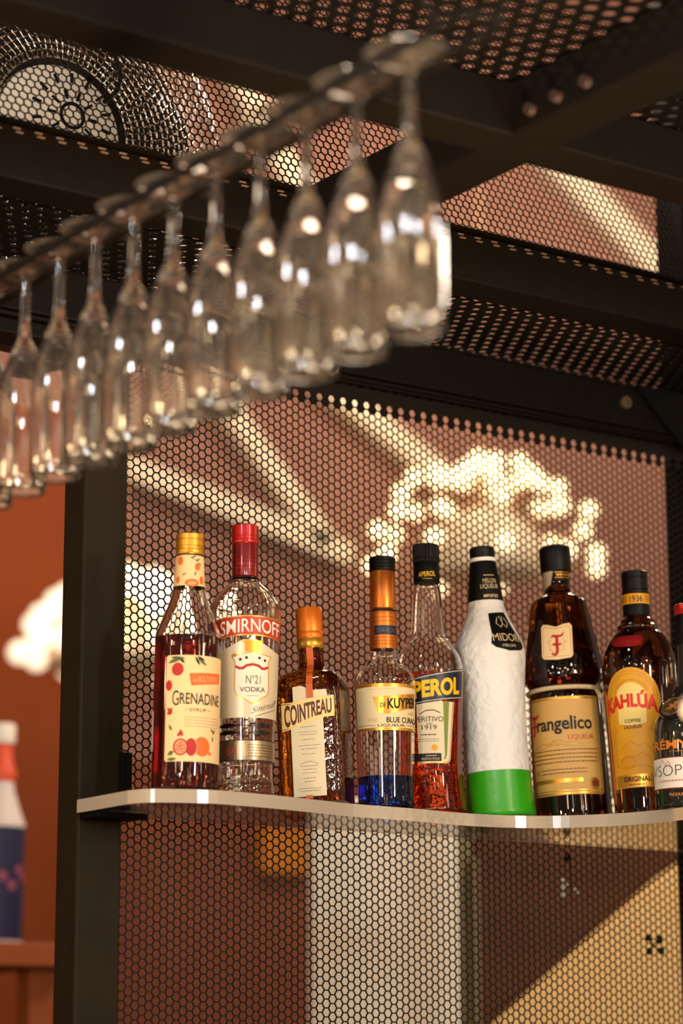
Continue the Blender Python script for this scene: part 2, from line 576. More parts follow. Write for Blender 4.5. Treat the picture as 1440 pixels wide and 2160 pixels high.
# solid rim above the ragged top row of holes
bm = bmesh.new()
ro = P1 / math.sqrt(3)
for i in range(NA):
    for j in ((-1, -2) if i % 2 == 0 else (-1, -2, -3)):
        a0 = i * C1
        b0 = (j if i % 2 == 0 else j + 1) * P1 + (P1 / 2 if i % 2 else 0)
        if i % 2 and b0 > 0.9 * P1:
            continue
        for t, rev in ((0.0, False), (0.0012, True)):
            vv = [bm.verts.new((X0 + a0 + ro * math.cos(math.pi / 3 * k), YB + t, ZTOP - b0 - ro * math.sin(math.pi / 3 * k))) for k in range(6)]
            bm.faces.new(vv[::-1] if rev else vv)
rim = from_bm('rim', bm, PERF, back)
tag(back, 'upright black hexagonal-hole steel sheet standing behind the bottles', 'perforated metal sheet')

LEAN = math.tan(R(11.0))
UX0 = 0.88
upper = hexsheet('perforated_sheet', 46, 121, 0.0103, 0.845, 0.0012,
                 lambda a, b, t: (UX0 + b, 2.238 + (a) * math.sin(R(11)) + t, 2.4885 + a * math.cos(R(11))), PERF)
tag(upper, 'leaning black hexagonal-hole steel sheet above the crossbeam, fan behind it', 'perforated metal sheet')
edge = box('edge_strip', (UX0 - 0.006, 2.234, 2.4862), (2.118, 2.242, 2.4885), COPPER, upper)

P2 = 0.0228
cplate = hexsheet('perforated_plate', 57, 90, P2, 0.63, 0.003,
                  lambda a, b, t: (0.58 + b, 0.78 + a, 2.4845 + t), PLATE)
tag(cplate, 'horizontal coarse-holed steel plate on top of the frame at the upper right', 'perforated metal sheet')
P3 = 0.0205
rplate = hexsheet('perforated_plate', 10, 70, P3, 0.47, 0.002,
                  lambda a, b, t: (0.88 + b, 2.274 + a, 2.4235 + t), PLATE)
tag(rplate, 'horizontal holed steel tray plate between the crossbeam and the back rail', 'perforated metal sheet')
# ledge lip; glints of light along the crossbeam top built as pale bars
bm = bmesh.new()
glint = mat('pale_glint', (120, 98, 84), 0.45, 0.2)
lip = to_frame(box('ledge_lip', (0.80, 2.196, 2.4863), (2.40, 2.2335, 2.4882), STEEL))
for k in range(58):
    x = 0.83 + k * 0.0262
    o = None
    for dz in (0.0, -0.004):
        bm_box(bm, (x + (0.003 if dz else 0), 2.2035, 2.4805 + dz), (0.009, 0.003, 0.0016), bevel=0.0005)
to_frame(from_bm('glint_row', bm, glint))

# ------------------------------------------------------------------ acrylic shelf
ZS0, ZS = 1.777, 1.792
front = [(1.337, 2.437), (1.3375, 2.400), (1.3370, 2.322), (1.346, 2.297), (1.3636, 2.2845), (1.4076, 2.2675), (1.4581, 2.2680), (1.5298, 2.2795),
         (1.6102, 2.2985), (1.6658, 2.3030), (1.7193, 2.3050), (1.7877, 2.3145), (1.844, 2.3120), (1.895, 2.2940),
         (1.9253, 2.267), (1.9526, 2.228), (1.9662, 2.192), (1.9735, 2.152), (1.974, 2.110), (1.968, 2.02), (1.968, 1.90)]
sm = [front[0], front[1], front[2]]
pp = front[2:]
sm = front[:2] + smooth_profile(pp, 4)
outline = sm + [(2.312, 1.90), (2.312, 2.4485), (1.4005, 2.4485), (1.4005, 2.437)]
bm = bmesh.new()
f = bm.faces.new([bm.verts.new((x, y, ZS0)) for x, y in outline])
ext = bmesh.ops.extrude_face_region(bm, geom=[f])
bmesh.ops.translate(bm, vec=(0, 0, ZS - ZS0), verts=[g for g in ext['geom'] if isinstance(g, bmesh.types.BMVert)])
bmesh.ops.recalc_face_normals(bm, faces=bm.faces)
shelf = from_bm('acrylic_shelf', bm, [ACRYL, mat('acrylic_edge_glow', (255, 240, 216), 0.16, trans=0.62, ior=1.3)])  # cream edge colour stands in for light glowing out of the acrylic
for p in shelf.data.polygons:
    p.material_index = 0 if abs(p.normal.z) > 0.5 else 1
tag(shelf, 'clear acrylic shelf with a wavy front edge carrying the bottles', 'shelf')


# ------------------------------------------------------------------ lettering and label helpers
def glyphs(s, bold=0.0, shear=0.0):
    """2-D mesh of a text: list of verts (x, y) and faces; cap height = 1."""
    cu = bpy.data.curves.new('t', 'FONT')
    cu.body = s
    cu.size = 1.0
    cu.resolution_u = 4
    cu.offset = bold
    cu.shear = shear
    o = bpy.data.objects.new('t', cu)
    me = o.to_mesh()
    vs = [(v.co.x, v.co.y) for v in me.vertices]
    fs = [tuple(p.vertices) for p in me.polygons]
    o.to_mesh_clear()
    bpy.data.objects.remove(o)
    bpy.data.curves.remove(cu)
    return vs, fs


CAPH = max(v[1] for v in glyphs('H')[0])


class Wrap:
    """Maps flat label coordinates (u mm to the right, z mm up) onto a bottle's surface."""

    def __init__(self, prof, theta0=0.0, rref=None):
        self.z = [p[1] for p in prof]
        self.r = [p[0] for p in prof]
        self.t0 = R(theta0)
        self.rref = rref

    def __call__(self, u, z, off):
        r_ = float(np.interp(z, self.z, self.r))
        q = self.t0 + u / (self.rref or r_)
        rr = (r_ + off) / 1000
        return (rr * math.sin(q), -rr * math.cos(q), z / 1000)


class Flat:
    """Flat front face: y = -depth, rotated about z by angle."""

    def __init__(self, depth, ang=0.0):
        self.d, self.a = depth, R(ang)
        self.rref = None

    def __call__(self, u, z, off):
        x, y = u / 1000, -(self.d + off) / 1000
        return (x * math.cos(self.a) - y * math.sin(self.a), x * math.sin(self.a) + y * math.cos(self.a), z / 1000)


class Ink:
    """Collects flat shapes and builds them as one mesh wrapped on a surface."""

    def __init__(self, wrap, off=0.5, step=3.0):
        self.bm = bmesh.new()
        self.w, self.off, self.step = wrap, off, step

    def poly(self, pts):
        vs = [self.bm.verts.new((x, y, 0)) for x, y in pts]
        f = self.bm.faces.new(vs)
        f.normal_update()
        if f.normal.z < 0:
            f.normal_flip()
        return self

    def rect(self, u0, z0, u1, z1, rad=0):
        if not rad:
            return self.poly([(u0, z0), (u1, z0), (u1, z1), (u0, z1)])
        p = []
        for cx, cz, a in ((u1 - rad, z0 + rad, -90), (u1 - rad, z1 - rad, 0), (u0 + rad, z1 - rad, 90), (u0 + rad, z0 + rad, 180)):
            for k in range(5):
                q = R(a + k * 22.5)
                p.append((cx + rad * math.cos(q), cz + rad * math.sin(q)))
        return self.poly(p)

    def disc(self, u, z, ru, rz=None, n=20, rot=0):
        rz = rz or ru
        p = []
        for k in range(n):
            a = 2 * math.pi * k / n
            x, y = ru * math.cos(a), rz * math.sin(a)
            p.append((u + x * math.cos(rot) - y * math.sin(rot), z + x * math.sin(rot) + y * math.cos(rot)))
        return self.poly(p)

    def line(self, pts, wd, closed=False):
        n = len(pts)
        rng = range(n) if closed else range(n - 1)
        for i in rng:
            a, b = Vector(pts[i]), Vector(pts[(i + 1) % n])
            d = (b - a)
            if d.length < 1e-6:
                continue
            d.normalize()
            nn = Vector((-d.y, d.x)) * wd / 2
            e = d * wd * 0.3
            self.poly([a - nn - e, b - nn + e, b + nn + e, a + nn - e])
        return self

    def leaf(self, u, z, ln, wd, ang):
        a = R(ang)
        p = []
        for t, s in ((0, 0), (0.3, 0.8), (0.55, 1), (0.8, 0.6), (1, 0), (0.8, -0.6), (0.55, -1), (0.3, -0.8)):
            x, y = t * ln, s * wd / 2
            p.append((u + x * math.cos(a) - y * math.sin(a), z + x * math.sin(a) + y * math.cos(a)))
        return self.poly(p)

    def text(self, s, u0, u1, z, caph, slope=0.0, bold=0.0, shear=0.0, arc=0.0, grow=0.0):
        """Text between u0 and u1 with baseline z, cap height caph; arc bends, grow enlarges towards the ends."""
        vs, fs = glyphs(s, bold, shear)
        x0, x1 = min(v[0] for v in vs), max(v[0] for v in vs)
        nv = []
        uc = (u0 + u1) / 2
        hw = (u1 - u0) / 2
        for x, y in vs:
            u = u0 + (x - x0) / (x1 - x0) * (u1 - u0)
            e = (u - uc) / hw
            hh = caph * (1 + grow * e * e)
            nv.append(self.bm.verts.new((u, z + slope * (u - u0) + arc * e * e + y / CAPH * hh, 0)))
        for f in fs:
            try:
                ff = self.bm.faces.new([nv[i] for i in f])
                ff.normal_update()
                if ff.normal.z < 0:
                    ff.normal_flip()
            except ValueError:
                pass
        return self

    def scribble(self, u0, u1, z, h, rnd=None, slope=0.0):
        """A row of tiny word-length dashes, print too small to read."""
        rnd = rnd or RNG
        u = u0
        while u < u1 - 0.5:
            ln = min(rnd.uniform(1.2, 4.0), u1 - u)
            zz = z + slope * (u - u0)
            self.poly([(u, zz), (u + ln, zz + slope * ln), (u + ln, zz + slope * ln + h), (u, zz + h)])
            u += ln + 0.8
        return self

    def build(self, name, mt, parent):
        bm = self.bm
        if isinstance(self.w, Wrap) and len(bm.verts):
            lo = min(v.co.x for v in bm.verts)
            hi = max(v.co.x for v in bm.verts)
            x = lo + self.step
            while x < hi:
                bmesh.ops.bisect_plane(bm, geom=bm.verts[:] + bm.edges[:] + bm.faces[:], plane_co=(x, 0, 0), plane_no=(1, 0, 0))
                x += self.step
            lo = min(v.co.y for v in bm.verts)
            hi = max(v.co.y for v in bm.verts)
            if hi - lo > 9:
                z = lo + 5
                while z < hi:
                    bmesh.ops.bisect_plane(bm, geom=bm.verts[:] + bm.edges[:] + bm.faces[:], plane_co=(0, z, 0), plane_no=(0, 1, 0))
                    z += 5
        for v in bm.verts:
            v.co = self.w(v.co.x, v.co.y, self.off)
        return from_bm(name, bm, mt, parent)


def MM(prof):
    return [(a / 1000, b / 1000) for a, b in prof]


def bottle(name, label, cat, base, lean, face, group=None):
    t = thing(name, label, cat, (base[0], base[1], ZS + 0.0006), group)
    mw = Matrix.Rotation(R(-face), 4, 'Z') @ Matrix.Rotation(R(lean), 4, 'Y')
    t.rotation_euler = mw.to_euler()
    return t


def hollow(name, prof, thick, mt, parent, floor=5.0, seg=72):
    """Glass wall between prof (mm) and its inset."""
    outer = [(max(prof[0][0] - 2.5, 0), prof[0][1])] + list(prof)
    inner = [(max(r_ - thick, 1.0), z_) for r_, z_ in prof]
    z0 = prof[0][1] + floor
    inner = [(float(np.interp(z0, [p[1] for p in prof], [p[0] for p in inner])) - 1.0, z0)] + [p for p in inner if p[1] > z0 + 1.5]
    pts = [(0, prof[0][1] + 1.0)] + outer + inner[::-1] + [(0, z0)]
    bm = lathe_bm(MM(pts), seg)
    bmesh.ops.recalc_face_normals(bm, faces=bm.faces)
    return from_bm(name, bm, mt, parent, smooth=True, angle=50)


def liquid(prof, thick, level, mt, parent, floor=5.0, z0=None):
    z0 = (prof[0][1] + floor - 0.5) if z0 is None else z0
    zz = [p[1] for p in prof]
    rr = [p[0] - thick + 0.35 for p in prof]
    pts = [(0, z0), (float(np.interp(z0, zz, rr)) - 1.2, z0)]
    for z_, r_ in zip(zz, rr):
        if z0 + 1.5 < z_ < level - 1:
            pts.append((r_, z_))
    pts += [(float(np.interp(level, zz, rr)), level), (0, level)]
    bm = lathe_bm(MM(pts), 72)
    bmesh.ops.recalc_face_normals(bm, faces=bm.faces)
    return from_bm('liquid', bm, mt, parent, smooth=True, angle=50)


def cap(prof, mt, parent, name='cap', knurl=0, seg=64):
    bm = lathe_bm(MM(prof), seg)
    if knurl:
        for v in bm.verts:
            r_ = math.hypot(v.co.x, v.co.y)
            if r_ > prof[0][0] / 1000 * 0.9:
                a = math.atan2(v.co.y, v.co.x)
                k = 1 + 0.02 * (1 if math.sin(a * knurl) > 0 else -1)
                v.co.x *= k
                v.co.y *= k
    bmesh.ops.recalc_face_normals(bm, faces=bm.faces)
    return from_bm(name, bm, mt, parent, smooth=True, angle=35)


def ringed_cap(r_, z0, z1, grooves=(), dome=0.0, bev=1.0):
    p = [(0, z0), (r_ - 0.3, z0), (r_, z0 + 0.5)]
    for g in grooves:
        p += [(r_, g - 0.8), (r_ - 0.6, g - 0.3), (r_ - 0.6, g + 0.3), (r_, g + 0.8)]
    p += [(r_, z1 - bev), (r_ - bev, z1), (0, z1 + dome)]
    return p


# ------------------------------------------------------------------ 1 grenadine
t = bottle('grenadine_bottle', 'tall red grenadine syrup bottle with gold cap, leftmost on the clear shelf', 'bottle', (1.4059, 2.315), 0.66, 31.3)
gp = smooth_profile([(36.5, 0), (37.6, 3), (37.6, 3), (37.4, 92), (37.3, 176), (37.3, 176), (36.0, 182), (30.7, 194.6), (26.4, 205.6), (22.6, 215.4), (18.6, 231.3), (16.8, 245.6), (15.8, 268), (14.2, 271), (14.0, 288)], 4)
hollow('glass_body', gp, 2.6, GLASS, t)
liquid(gp, 2.6, 174.5, RED_L, t)
cap(ringed_cap(16.3, 270.5, 295, (276, 280, 288)), GOLDCAP, t)
wn = Wrap(gp, 0)
nl = Ink(wn, 0.5).rect(-50, 233, 50, 270).build('neck_label', CREAM, t)
k = Ink(wn, 0.8)
k.disc(-11, 262, 3.4, 5).disc(3, 236, 8, 4.5).disc(9, 255, 3.2, 4.5).disc(-14, 240, 2.6, 4).disc(15, 240, 3, 5)
k.build('fruit_print', ORINK, nl)
k = Ink(wn, 0.8)
for u, z, a in ((0, 266, -20), (2, 266, 20), (5, 263, -10), (7, 262, 30), (9, 260, -30), (-9, 245, 20), (7, 250, -100)):
    k.leaf(u, z, 6, 1.8, a)
k.build('leaf_print', GREENINK, nl)
k = Ink(wn, 0.95)
k.disc(3, 235.5, 5, 2.5)
k.build('fruit_print', PEACH, nl)
wg = Wrap(gp, 25)
lab = Ink(wg, 0.4).rect(-41, 31, 43, 150, 3).build('front_label', CREAM, t)
k = Ink(wg, 0.75, 2.0)
k.text('G', -32.5, -25.0, 93.5, 16.5)
k.text('RENADINE', -24.0, 29.0, 95.2, 12.0, bold=0.012)
k.text('SYRUP', -13, 7, 86.8, 3.6)
k.rect(-18, 88.2, -15, 88.8).rect(9, 88.2, 12, 88.8)
k.leaf(-25, 146, 8, 3, -40).leaf(-8, 149, 12, 3, -60).leaf(-6, 149, 11, 3, -25)
k.leaf(17, 62, 8, 2, 60).leaf(18, 64, 7, 2, 130).leaf(17, 61, 7, 2, -90)
k.build('lettering', INK, lab)
k = Ink(wg, 0.72)
for i in range(4):
    k.scribble(-18, 30 - i, 80 - i * 3.3, 0.6)
k.build('fine_print', GINK, lab)
k = Ink(wg, 0.6)
k.leaf(-39, 141, 20, 5, 20).leaf(-36, 148, 18, 4, -8).leaf(-5, 147, 14, 4, -35).leaf(-37, 38, 9, 5, 30).leaf(-38, 33, 12, 4, 5)
k.leaf(-38, 92, 8, 3, -70).leaf(-36, 72, 8, 3, -60)
k.build('leaf_print', GREENINK, lab)
k = Ink(wg, 0.65)
k.disc(-27, 134, 6.8, 7.5).disc(-37, 116, 4, 6).leaf(-39, 84, 8, 5, 20).leaf(-36, 85, 7, 4, 60)
k.disc(-22, 47, 8.5, 9.5).disc(-10, 47, 7, 10).leaf(-26, 58, 8, 3, 60).leaf(-20, 58, 8, 3, 100).leaf(-23, 58, 9, 3, 85)
k.build('fruit_print', REDINK, lab)
k = Ink(wg, 0.62)
k.disc(2.5, 48, 10, 11).leaf(10, 42, 6, 4, -20)
k.poly([(-14, 129.5), (-11.5, 115.5), (29, 121), (31, 132.5)])
k.build('fruit_print', ORINK, lab)
k = Ink(wg, 0.8)
k.disc(-22, 47, 6.5, 7.8).line([(-10 + 6.6 * math.cos(q / 8), 47 + 9.6 * math.sin(q / 8)) for q in range(-10, 11)], 1.0)
k.text('DE', -9.5, -4.5, 119.5, 3.4, slope=0.06, bold=0.02).text('KUYPER', -3.0, 25, 120, 6.5, slope=0.06, bold=0.02)
k.build('fruit_print', PEACH, lab)
k = Ink(wg, 0.9)
for i in range(14):
    q = i * 2.4
    rr = 1.4 * math.sqrt(i)
    k.disc(-22 + rr * math.cos(q), 47 + rr * 1.2 * math.sin(q), 0.9, 1.1, 8)
k.build('seed_print', REDINK, lab)
Ink(Wrap(gp, -86), 0.4).rect(-10, 45, 7, 90).build('back_label', WHITEP, t)

# ------------------------------------------------------------------ 2 vodka
t = bottle('vodka_bottle', 'clear vodka bottle with red cap and shield label, beside the grenadine', 'bottle', (1.4928, 2.325), -0.34, 32.7)
vp = smooth_profile([(30.0, 0), (33, 3.5), (33.4, 12), (32.0, 20), (31.5, 39), (31.5, 39), (33.2, 41), (33.7, 68), (37.7, 128.4), (40.6, 183.7), (41, 217), (38.5, 226.1), (30.8, 237.3), (23.2, 245.1), (18.2, 250), (17.4, 254), (14.0, 257), (13.5, 300)], 4)
hollow('glass_body', vp, 3.0, GLASS, t, floor=14)
liquid(vp, 3.0, 201, mat('clear_spirit', linear=(0.97, 0.97, 0.97), rough=0.0, trans=1.0, ior=1.33), t, floor=14)
cap([(0, 256), (14.5, 256), (15.3, 257), (15.2, 294), (15.0, 295.5), (0, 295.5)], DREDCAP, t, 'sleeve')
cap(ringed_cap(15.6, 295.6, 318, (300, 304)), REDCAP, t)
wv = Wrap(vp, 8)
band = Ink(wv, 0.4)
n = 24
top = [(-46 + 92 * i / n, 203.5 - 3.0 * ((i - n / 2) / (n / 2)) ** 2) for i in range(n + 1)]
bot = [(46 - 92 * i / n, 183.0 - 5.0 * ((i - n / 2) / (n / 2)) ** 2) for i in range(n + 1)]
for i in range(n):
    band.poly([bot[n - i], bot[n - i - 1], top[i + 1], top[i]])
band = band.build('brand_band', mat('red_band', (186, 52, 24), 0.4), t)
k = Ink(wv, 0.7)
for i in range(n):
    a, b = top[i], top[i + 1]
    k.poly([a, b, (b[0], b[1] + 1.3), (a[0], a[1] + 1.3)])
    a, b = bot[i], bot[i + 1]
    k.poly([a, b, (b[0], b[1] - 1.3), (a[0], a[1] - 1.3)])
k.build('gold_border', GOLDINK, band)
Ink(wv, 0.9, 1.5).text('SMIRNOFF', -36, 43, 186.0, 14.8, bold=0.005, arc=-4.5, grow=0.10).build('lettering', WHITEP, band)
panel = Ink(wv, 0.4)
pt_ = [(-46, 88), (46, 88), (46, 163), (34, 165), (22, 170), (8, 177), (-8, 177), (-22, 170), (-34, 165), (-46, 163)]
panel.poly(pt_)
panel = panel.build('front_label', mat('satin_label', (214, 198, 166), 0.35, 0.15), t)
k = Ink(wv, 0.65)
sh = [(-21, 158), (-17, 152), (-17.5, 120), (-15, 114), (-6, 109), (3, 103.5), (12, 109), (21, 114), (23.5, 120), (23, 152), (27, 158), (16, 160), (3, 163), (-10, 160)]
k.line(sh, 1.3, True)
k.rect(-6, 163, 12, 173, 1.5).poly([(-8, 173), (14, 173), (16, 176), (-10, 176)])
k.disc(-18, 159, 3, 2).build('gold_shield', GOLDINK, panel)
k = Ink(wv, 0.6)
k.poly(sh)
k.build('shield_field', mat('shield_white', (232, 222, 200), 0.5), panel)
k = Ink(wv, 0.75)
k.line([(-16, 146), (-12, 144), (-8, 144), (-4, 147), (3, 148.5), (10, 147), (14, 144), (18, 144), (22, 146)], 3.0)
k.build('red_ribbon', REDINK, panel)
k = Ink(wv, 0.8, 1.5)
k.text('Nº21', -4.5, 12.5, 126.5, 9.5, bold=-0.005)
k.text('VODKA', -11.5, 18.5, 117.2, 5.4, bold=0.01)
k.scribble(-3, 10, 112.5, 0.5)
for u, z in ((-11, 154), (-4, 156), (11, 156), (18, 153.5)):
    k.disc(u, z, 1.7, n=10)
k.text('Smirnoff', 2, 40, 92.5, 7.0, slope=0.30, shear=0.5, bold=-0.01)
k.line([(6, 89.5), (36, 99)], 0.6)
k.build('lettering', INK, panel)
sb = Ink(wv, 0.6).rect(-47, 40, 47, 62).build('silver_band', SILVERP, t)
k = Ink(wv, 0.8)
k.text('64', -27, -15, 46, 9.5, bold=0.01)
k.build('lettering', mat('dull_red_ink', (150, 60, 44), 0.5), sb)
k = Ink(wv, 0.8)
for i in range(5):
    k.scribble(-2, 34, 57 - 3.2 * i, 0.8)
k.rect(-47, 39, 47, 40.2).rect(-47, 62, 47, 63.2)
k.build('fine_print', INK, sb)
# curved diamond relief seen in the clear lower glass
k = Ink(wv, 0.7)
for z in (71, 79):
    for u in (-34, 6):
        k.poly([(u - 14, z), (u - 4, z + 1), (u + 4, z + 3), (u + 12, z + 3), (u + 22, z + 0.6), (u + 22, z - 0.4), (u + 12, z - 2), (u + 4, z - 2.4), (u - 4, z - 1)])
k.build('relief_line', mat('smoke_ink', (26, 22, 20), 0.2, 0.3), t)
k = Ink(wn, 0.8)
slv = Wrap([(15.2, 250), (15.3, 300)], 0)
k = Ink(slv, 0.4)
k.text('VODKA', -10, 10, 269, 3.2)
k.rect(-13, 275, 13, 275.3).rect(-16, 266, 16, 266.3)
k.build('lettering', mat('faint_red', (168, 44, 34), 0.4), t)

# ------------------------------------------------------------------ 3 square orange liqueur
t = bottle('orange_liqueur_bottle', 'squat square amber orange-liqueur bottle with orange cap', 'bottle', (1.6074, 2.345), -2.82, 34.4 + 12)
HW = 38.5


def sq_ring(bm, h, z, rad, n=8):
    pts = []
    for cx, cy_, a in ((1, -1, -90), (1, 1, 0), (-1, 1, 90), (-1, -1, 180)):
        for k_ in range(n + 1):
            q = R(a + 90 * k_ / n)
            pts.append(((cx * (h - rad) + rad * math.cos(q)), (cy_ * (h - rad) + rad * math.sin(q))))
    return [bm.verts.new((x / 1000, y / 1000, z / 1000)) for x, y in pts]


bm = bmesh.new()
rings = []
for h, z, rd in ((35, 0, 8), (37.5, 1, 9), (38.3, 4, 10), (HW, 20, 10), (HW, 130, 10), (HW, 139, 10.5), (37.2, 146, 12), (33.5, 152.5, 15), (28, 156.5, 18), (21, 159.5, 17), (17.5, 162, 17.4), (16.0, 166, 15.9), (15.2, 170, 15.1), (15.0, 185, 14.9), (15.0, 205, 14.9)):
    rings.append(sq_ring(bm, h, z, rd))
for a, b in zip(rings[:-1], rings[1:]):
    for k_ in range(len(a)):
        n_ = (k_ + 1) % len(a)
        bm.faces.new((a[k_], a[n_], b[n_], b[k_]))
bm.faces.new(rings[0][::-1])
bm.faces.new(rings[-1])
bmesh.ops.recalc_face_normals(bm, faces=bm.faces)
from_bm('glass_body', bm, AMBERG, t, smooth=True, angle=40)
cap([(0, 197.8), (15.4, 197.8), (15.9, 199), (16.2, 205), (15.7, 206), (15.9, 207), (15.9, 234), (14.9, 235.5), (0, 235.5)], ORCAP, t)
cap([(0, 186), (15.3, 186), (16.4, 188), (16.4, 194), (15.4, 197.7), (0, 197.7)], GOLDCAP, t, 'neck_ring')
fl = Flat(HW, 0)
n = 16
wave = lambda e: 5.0 * math.sin(e * 2.2 - 0.4)
strip = Ink(fl, 0.5)
strip.rect(-20, 7, 19, 100)
strip.poly([(-16, 116), (26, 118), (24, 131), (8, 131), (-6, 137), (-16, 136)])
strip = strip.build('paper_strip', CREAM2, t)
k = Ink(fl, 0.75)
for i, (z, a, b) in enumerate(((88, -8, 10), (82, -12, 12), (79, -10, 10), (73, -8, 8), (66, -13, 13), (62, -10, 10), (56, -8, 8), (42, -10, 10), (38, -8, 8), (34, -9, 9), (28, -8, 8), (24, -7, 7), (16, -14, 14), (13, -12, 12))):
    k.scribble(a, b, z, 0.6)
k.line([(-11, 44), (-5, 47), (3, 47.5), (11, 44)], 0.5)
k.build('fine_print', GINK, strip)
ban = Ink(fl, 1.0)
bt = [(-31 + 64 * i / n, 0) for i in range(n + 1)]
up = lambda u: 117.5 + 6.0 * (1 / (1 + math.exp(-(u - 4) / 9)))
lo_ = lambda u: 81.5 + 18 * (1 / (1 + math.exp(-(u + 8) / 12)))
for i in range(n):
    u0, u1 = bt[i][0], bt[i + 1][0]
    ban.poly([(u0, lo_(u0)), (u1, lo_(u1)), (u1, up(u1)), (u0, up(u0))])
ban = ban.build('banner_label', mat('banner_cream', (244, 214, 150), 0.5), t)
k = Ink(fl, 1.15)
for i in range(n):
    u0, u1 = bt[i][0], bt[i + 1][0]
    for fn, dz in ((lo_, 1.2), (up, -2.2)):
        k.poly([(u0, fn(u0) + dz), (u1, fn(u1) + dz), (u1, fn(u1) + dz + 1.0), (u0, fn(u0) + dz + 1.0)])
k.rect(-31, lo_(-31), -30, up(-31)).rect(32, lo_(32), 33, up(33))
k.build('gold_border', GOLDINK, ban)
k = Ink(fl, 1.3)
vs, fs = glyphs('COINTREAU', 0.03)
x0, x1 = min(v[0] for v in vs), max(v[0] for v in vs)
nv = []
for x, y in vs:
    u = -27 + (x - x0) / (x1 - x0) * 57
    b0, b1 = lo_(u) + 4.6, up(u) - 4.2
    nv.append(k.bm.verts.new((u, b0 + y / CAPH * (b1 - b0), 0)))
for f_ in fs:
    k.bm.faces.new([nv[i] for i in f_])
k.build('lettering', BROWNINK, ban)
rb = bmesh.new()
rib = []
for (x, y, z) in ((2, -16.4, 186), (2.5, -15.8, 172), (3, -18.5, 164), (4, -27, 158.2), (4.5, -36, 149), (4.5, -39.2, 138), (4.5, -39.3, 122)):
    rib.append((x, y, z))
prev = None
for x, y, z in rib:
    a = rb.verts.new(((x - 4) / 1000, (y - 0.8) / 1000, z / 1000))
    b = rb.verts.new(((x + 4) / 1000, (y - 0.8) / 1000, z / 1000))
    if prev:
        rb.faces.new((prev[0], prev[1], b, a))
    prev = (a, b)
from_bm('ribbon', rb, mat('orange_ribbon', (206, 96, 30), 0.5), t)
Ink(fl, 0.9).rect(-6, 4.5, 3, 8.5).build('ribbon_end', mat('orange_ribbon'), t)

# ------------------------------------------------------------------ 4 blue curacao
t = bottle('curacao_bottle', 'clear liqueur bottle with blue liquid at its bottom and copper neck sleeve', 'bottle', (1.7028, 2.34), -0.63, 36.0)
kp = smooth_profile([(31.5, 0), (33.4, 2.5), (33.4, 2.5), (34.7, 62), (36.6, 136.5), (37.8, 151), (37.4, 157), (34.5, 163), (27.5, 170.1), (21.8, 175.3), (18.4, 179.9), (17.2, 186), (16.6, 193), (15.8, 241), (14.6, 243), (14.4, 296)], 4)
hollow('glass_body', kp, 2.6, GLASS, t, floor=5)
liquid(kp, 2.6, 38, BLUE_L, t)
cap([(0, 242.5), (15.4, 242.5), (15.8, 244), (15.5, 288), (14.8, 289.5), (0, 289.5)], COPPER, t, 'sleeve')
cap(ringed_cap(15.9, 289.7, 307, (294, 298, 302)), BLACK, t)
wk = Wrap(kp, 0)
nl = Ink(wk, 0.4).rect(-50, 193, 50, 241).build('neck_label', COPPER, t)
k = Ink(wk, 0.7)
for z in (198, 202, 206, 226, 231, 236):
    k.rect(-48, z, 48, z + 0.6)
k.line([(-14, 235), (-11, 228), (-15, 222), (-12, 215), (-15, 205)], 0.9)
k.build('relief_print', mat('dark_copper', (120, 60, 20), 0.4, 0.6), nl)
k = Ink(wk, 0.7)
k.rect(-11, 209.5, 20, 221)
k.build('navy_tag', NAVYP, nl)
Ink(wk, 0.9).text('CURAÇAO', -8, 17, 212.5, 5).build('lettering', mat('steel_ink', (90, 84, 100), 0.5), nl)
wk2 = Wrap(kp, 20)
lab = Ink(wk2, 0.4).rect(-56, 92, 56, 146).build('front_label', mat('ivory_paper', (232, 210, 160), 0.55), t)
k = Ink(wk2, 0.65)
k.rect(-56, 143.2, 56, 147).rect(-56, 91, 56, 94.2)
k.poly([(-27, 131), (-20.5, 111.5), (-8, 110.5), (34, 121), (35, 137), (-6, 132)])
k.build('gold_trim', GOLDINK, lab)
k = Ink(wk2, 0.9, 1.5)
k.text('DE', -18, -11.5, 118.3, 5.0, slope=0.08, bold=0.02)
k.text('KUYPER', -9.5, 34, 116.8, 11.5, slope=0.06, bold=0.03)
k.text('BLUE CURAÇAO', -10.5, 44, 100.2, 6.2, bold=0.015)
k.text('LIQUEUR', -21, 13, 95.4, 3.0)
k.rect(-50, 97, -24, 97.4).rect(15, 97, 48, 97.4)
k.build('lettering', INK, lab)
k = Ink(wk2, 0.75)
k.text('1695', 18, 30, 110, 3.2)
k.text('FINE', -33, -21, 101.5, 4.0)
k.scribble(-35, 0, 140, 0.6)
k.build('fine_print', mat('pale_ink', (190, 166, 122), 0.55), lab)

# ------------------------------------------------------------------ 5 orange aperitif
t = bottle('aperitif_bottle', 'clear long-necked bottle of bright orange aperitif with navy and yellow label', 'bottle', (1.7874, 2.36), -0.96, 37.1)
ap = smooth_profile([(40.5, 0), (42.8, 3), (42.4, 8), (38.9, 35), (37.2, 60), (37.8, 80), (39.7, 116.6), (42.2, 165), (42.0, 180), (40.5, 189), (36.4, 199), (28.2, 211.2), (22.6, 220), (20.9, 229), (18.9, 259), (16.4, 282), (14.8, 288), (14.2, 320)], 4)
hollow('glass_body', ap, 2.6, GLASS, t)
liquid(ap, 2.6, 171.5, ORANGE_L, t)
cap([(0, 287.5), (15.6, 287.5), (16.2, 288.5), (16.1, 312), (15.4, 313), (0, 313)], BLACKP, t, 'sleeve')
cap(ringed_cap(16.3, 313.2, 336.5, (318,)), BLACK, t, knurl=40, seg=120)
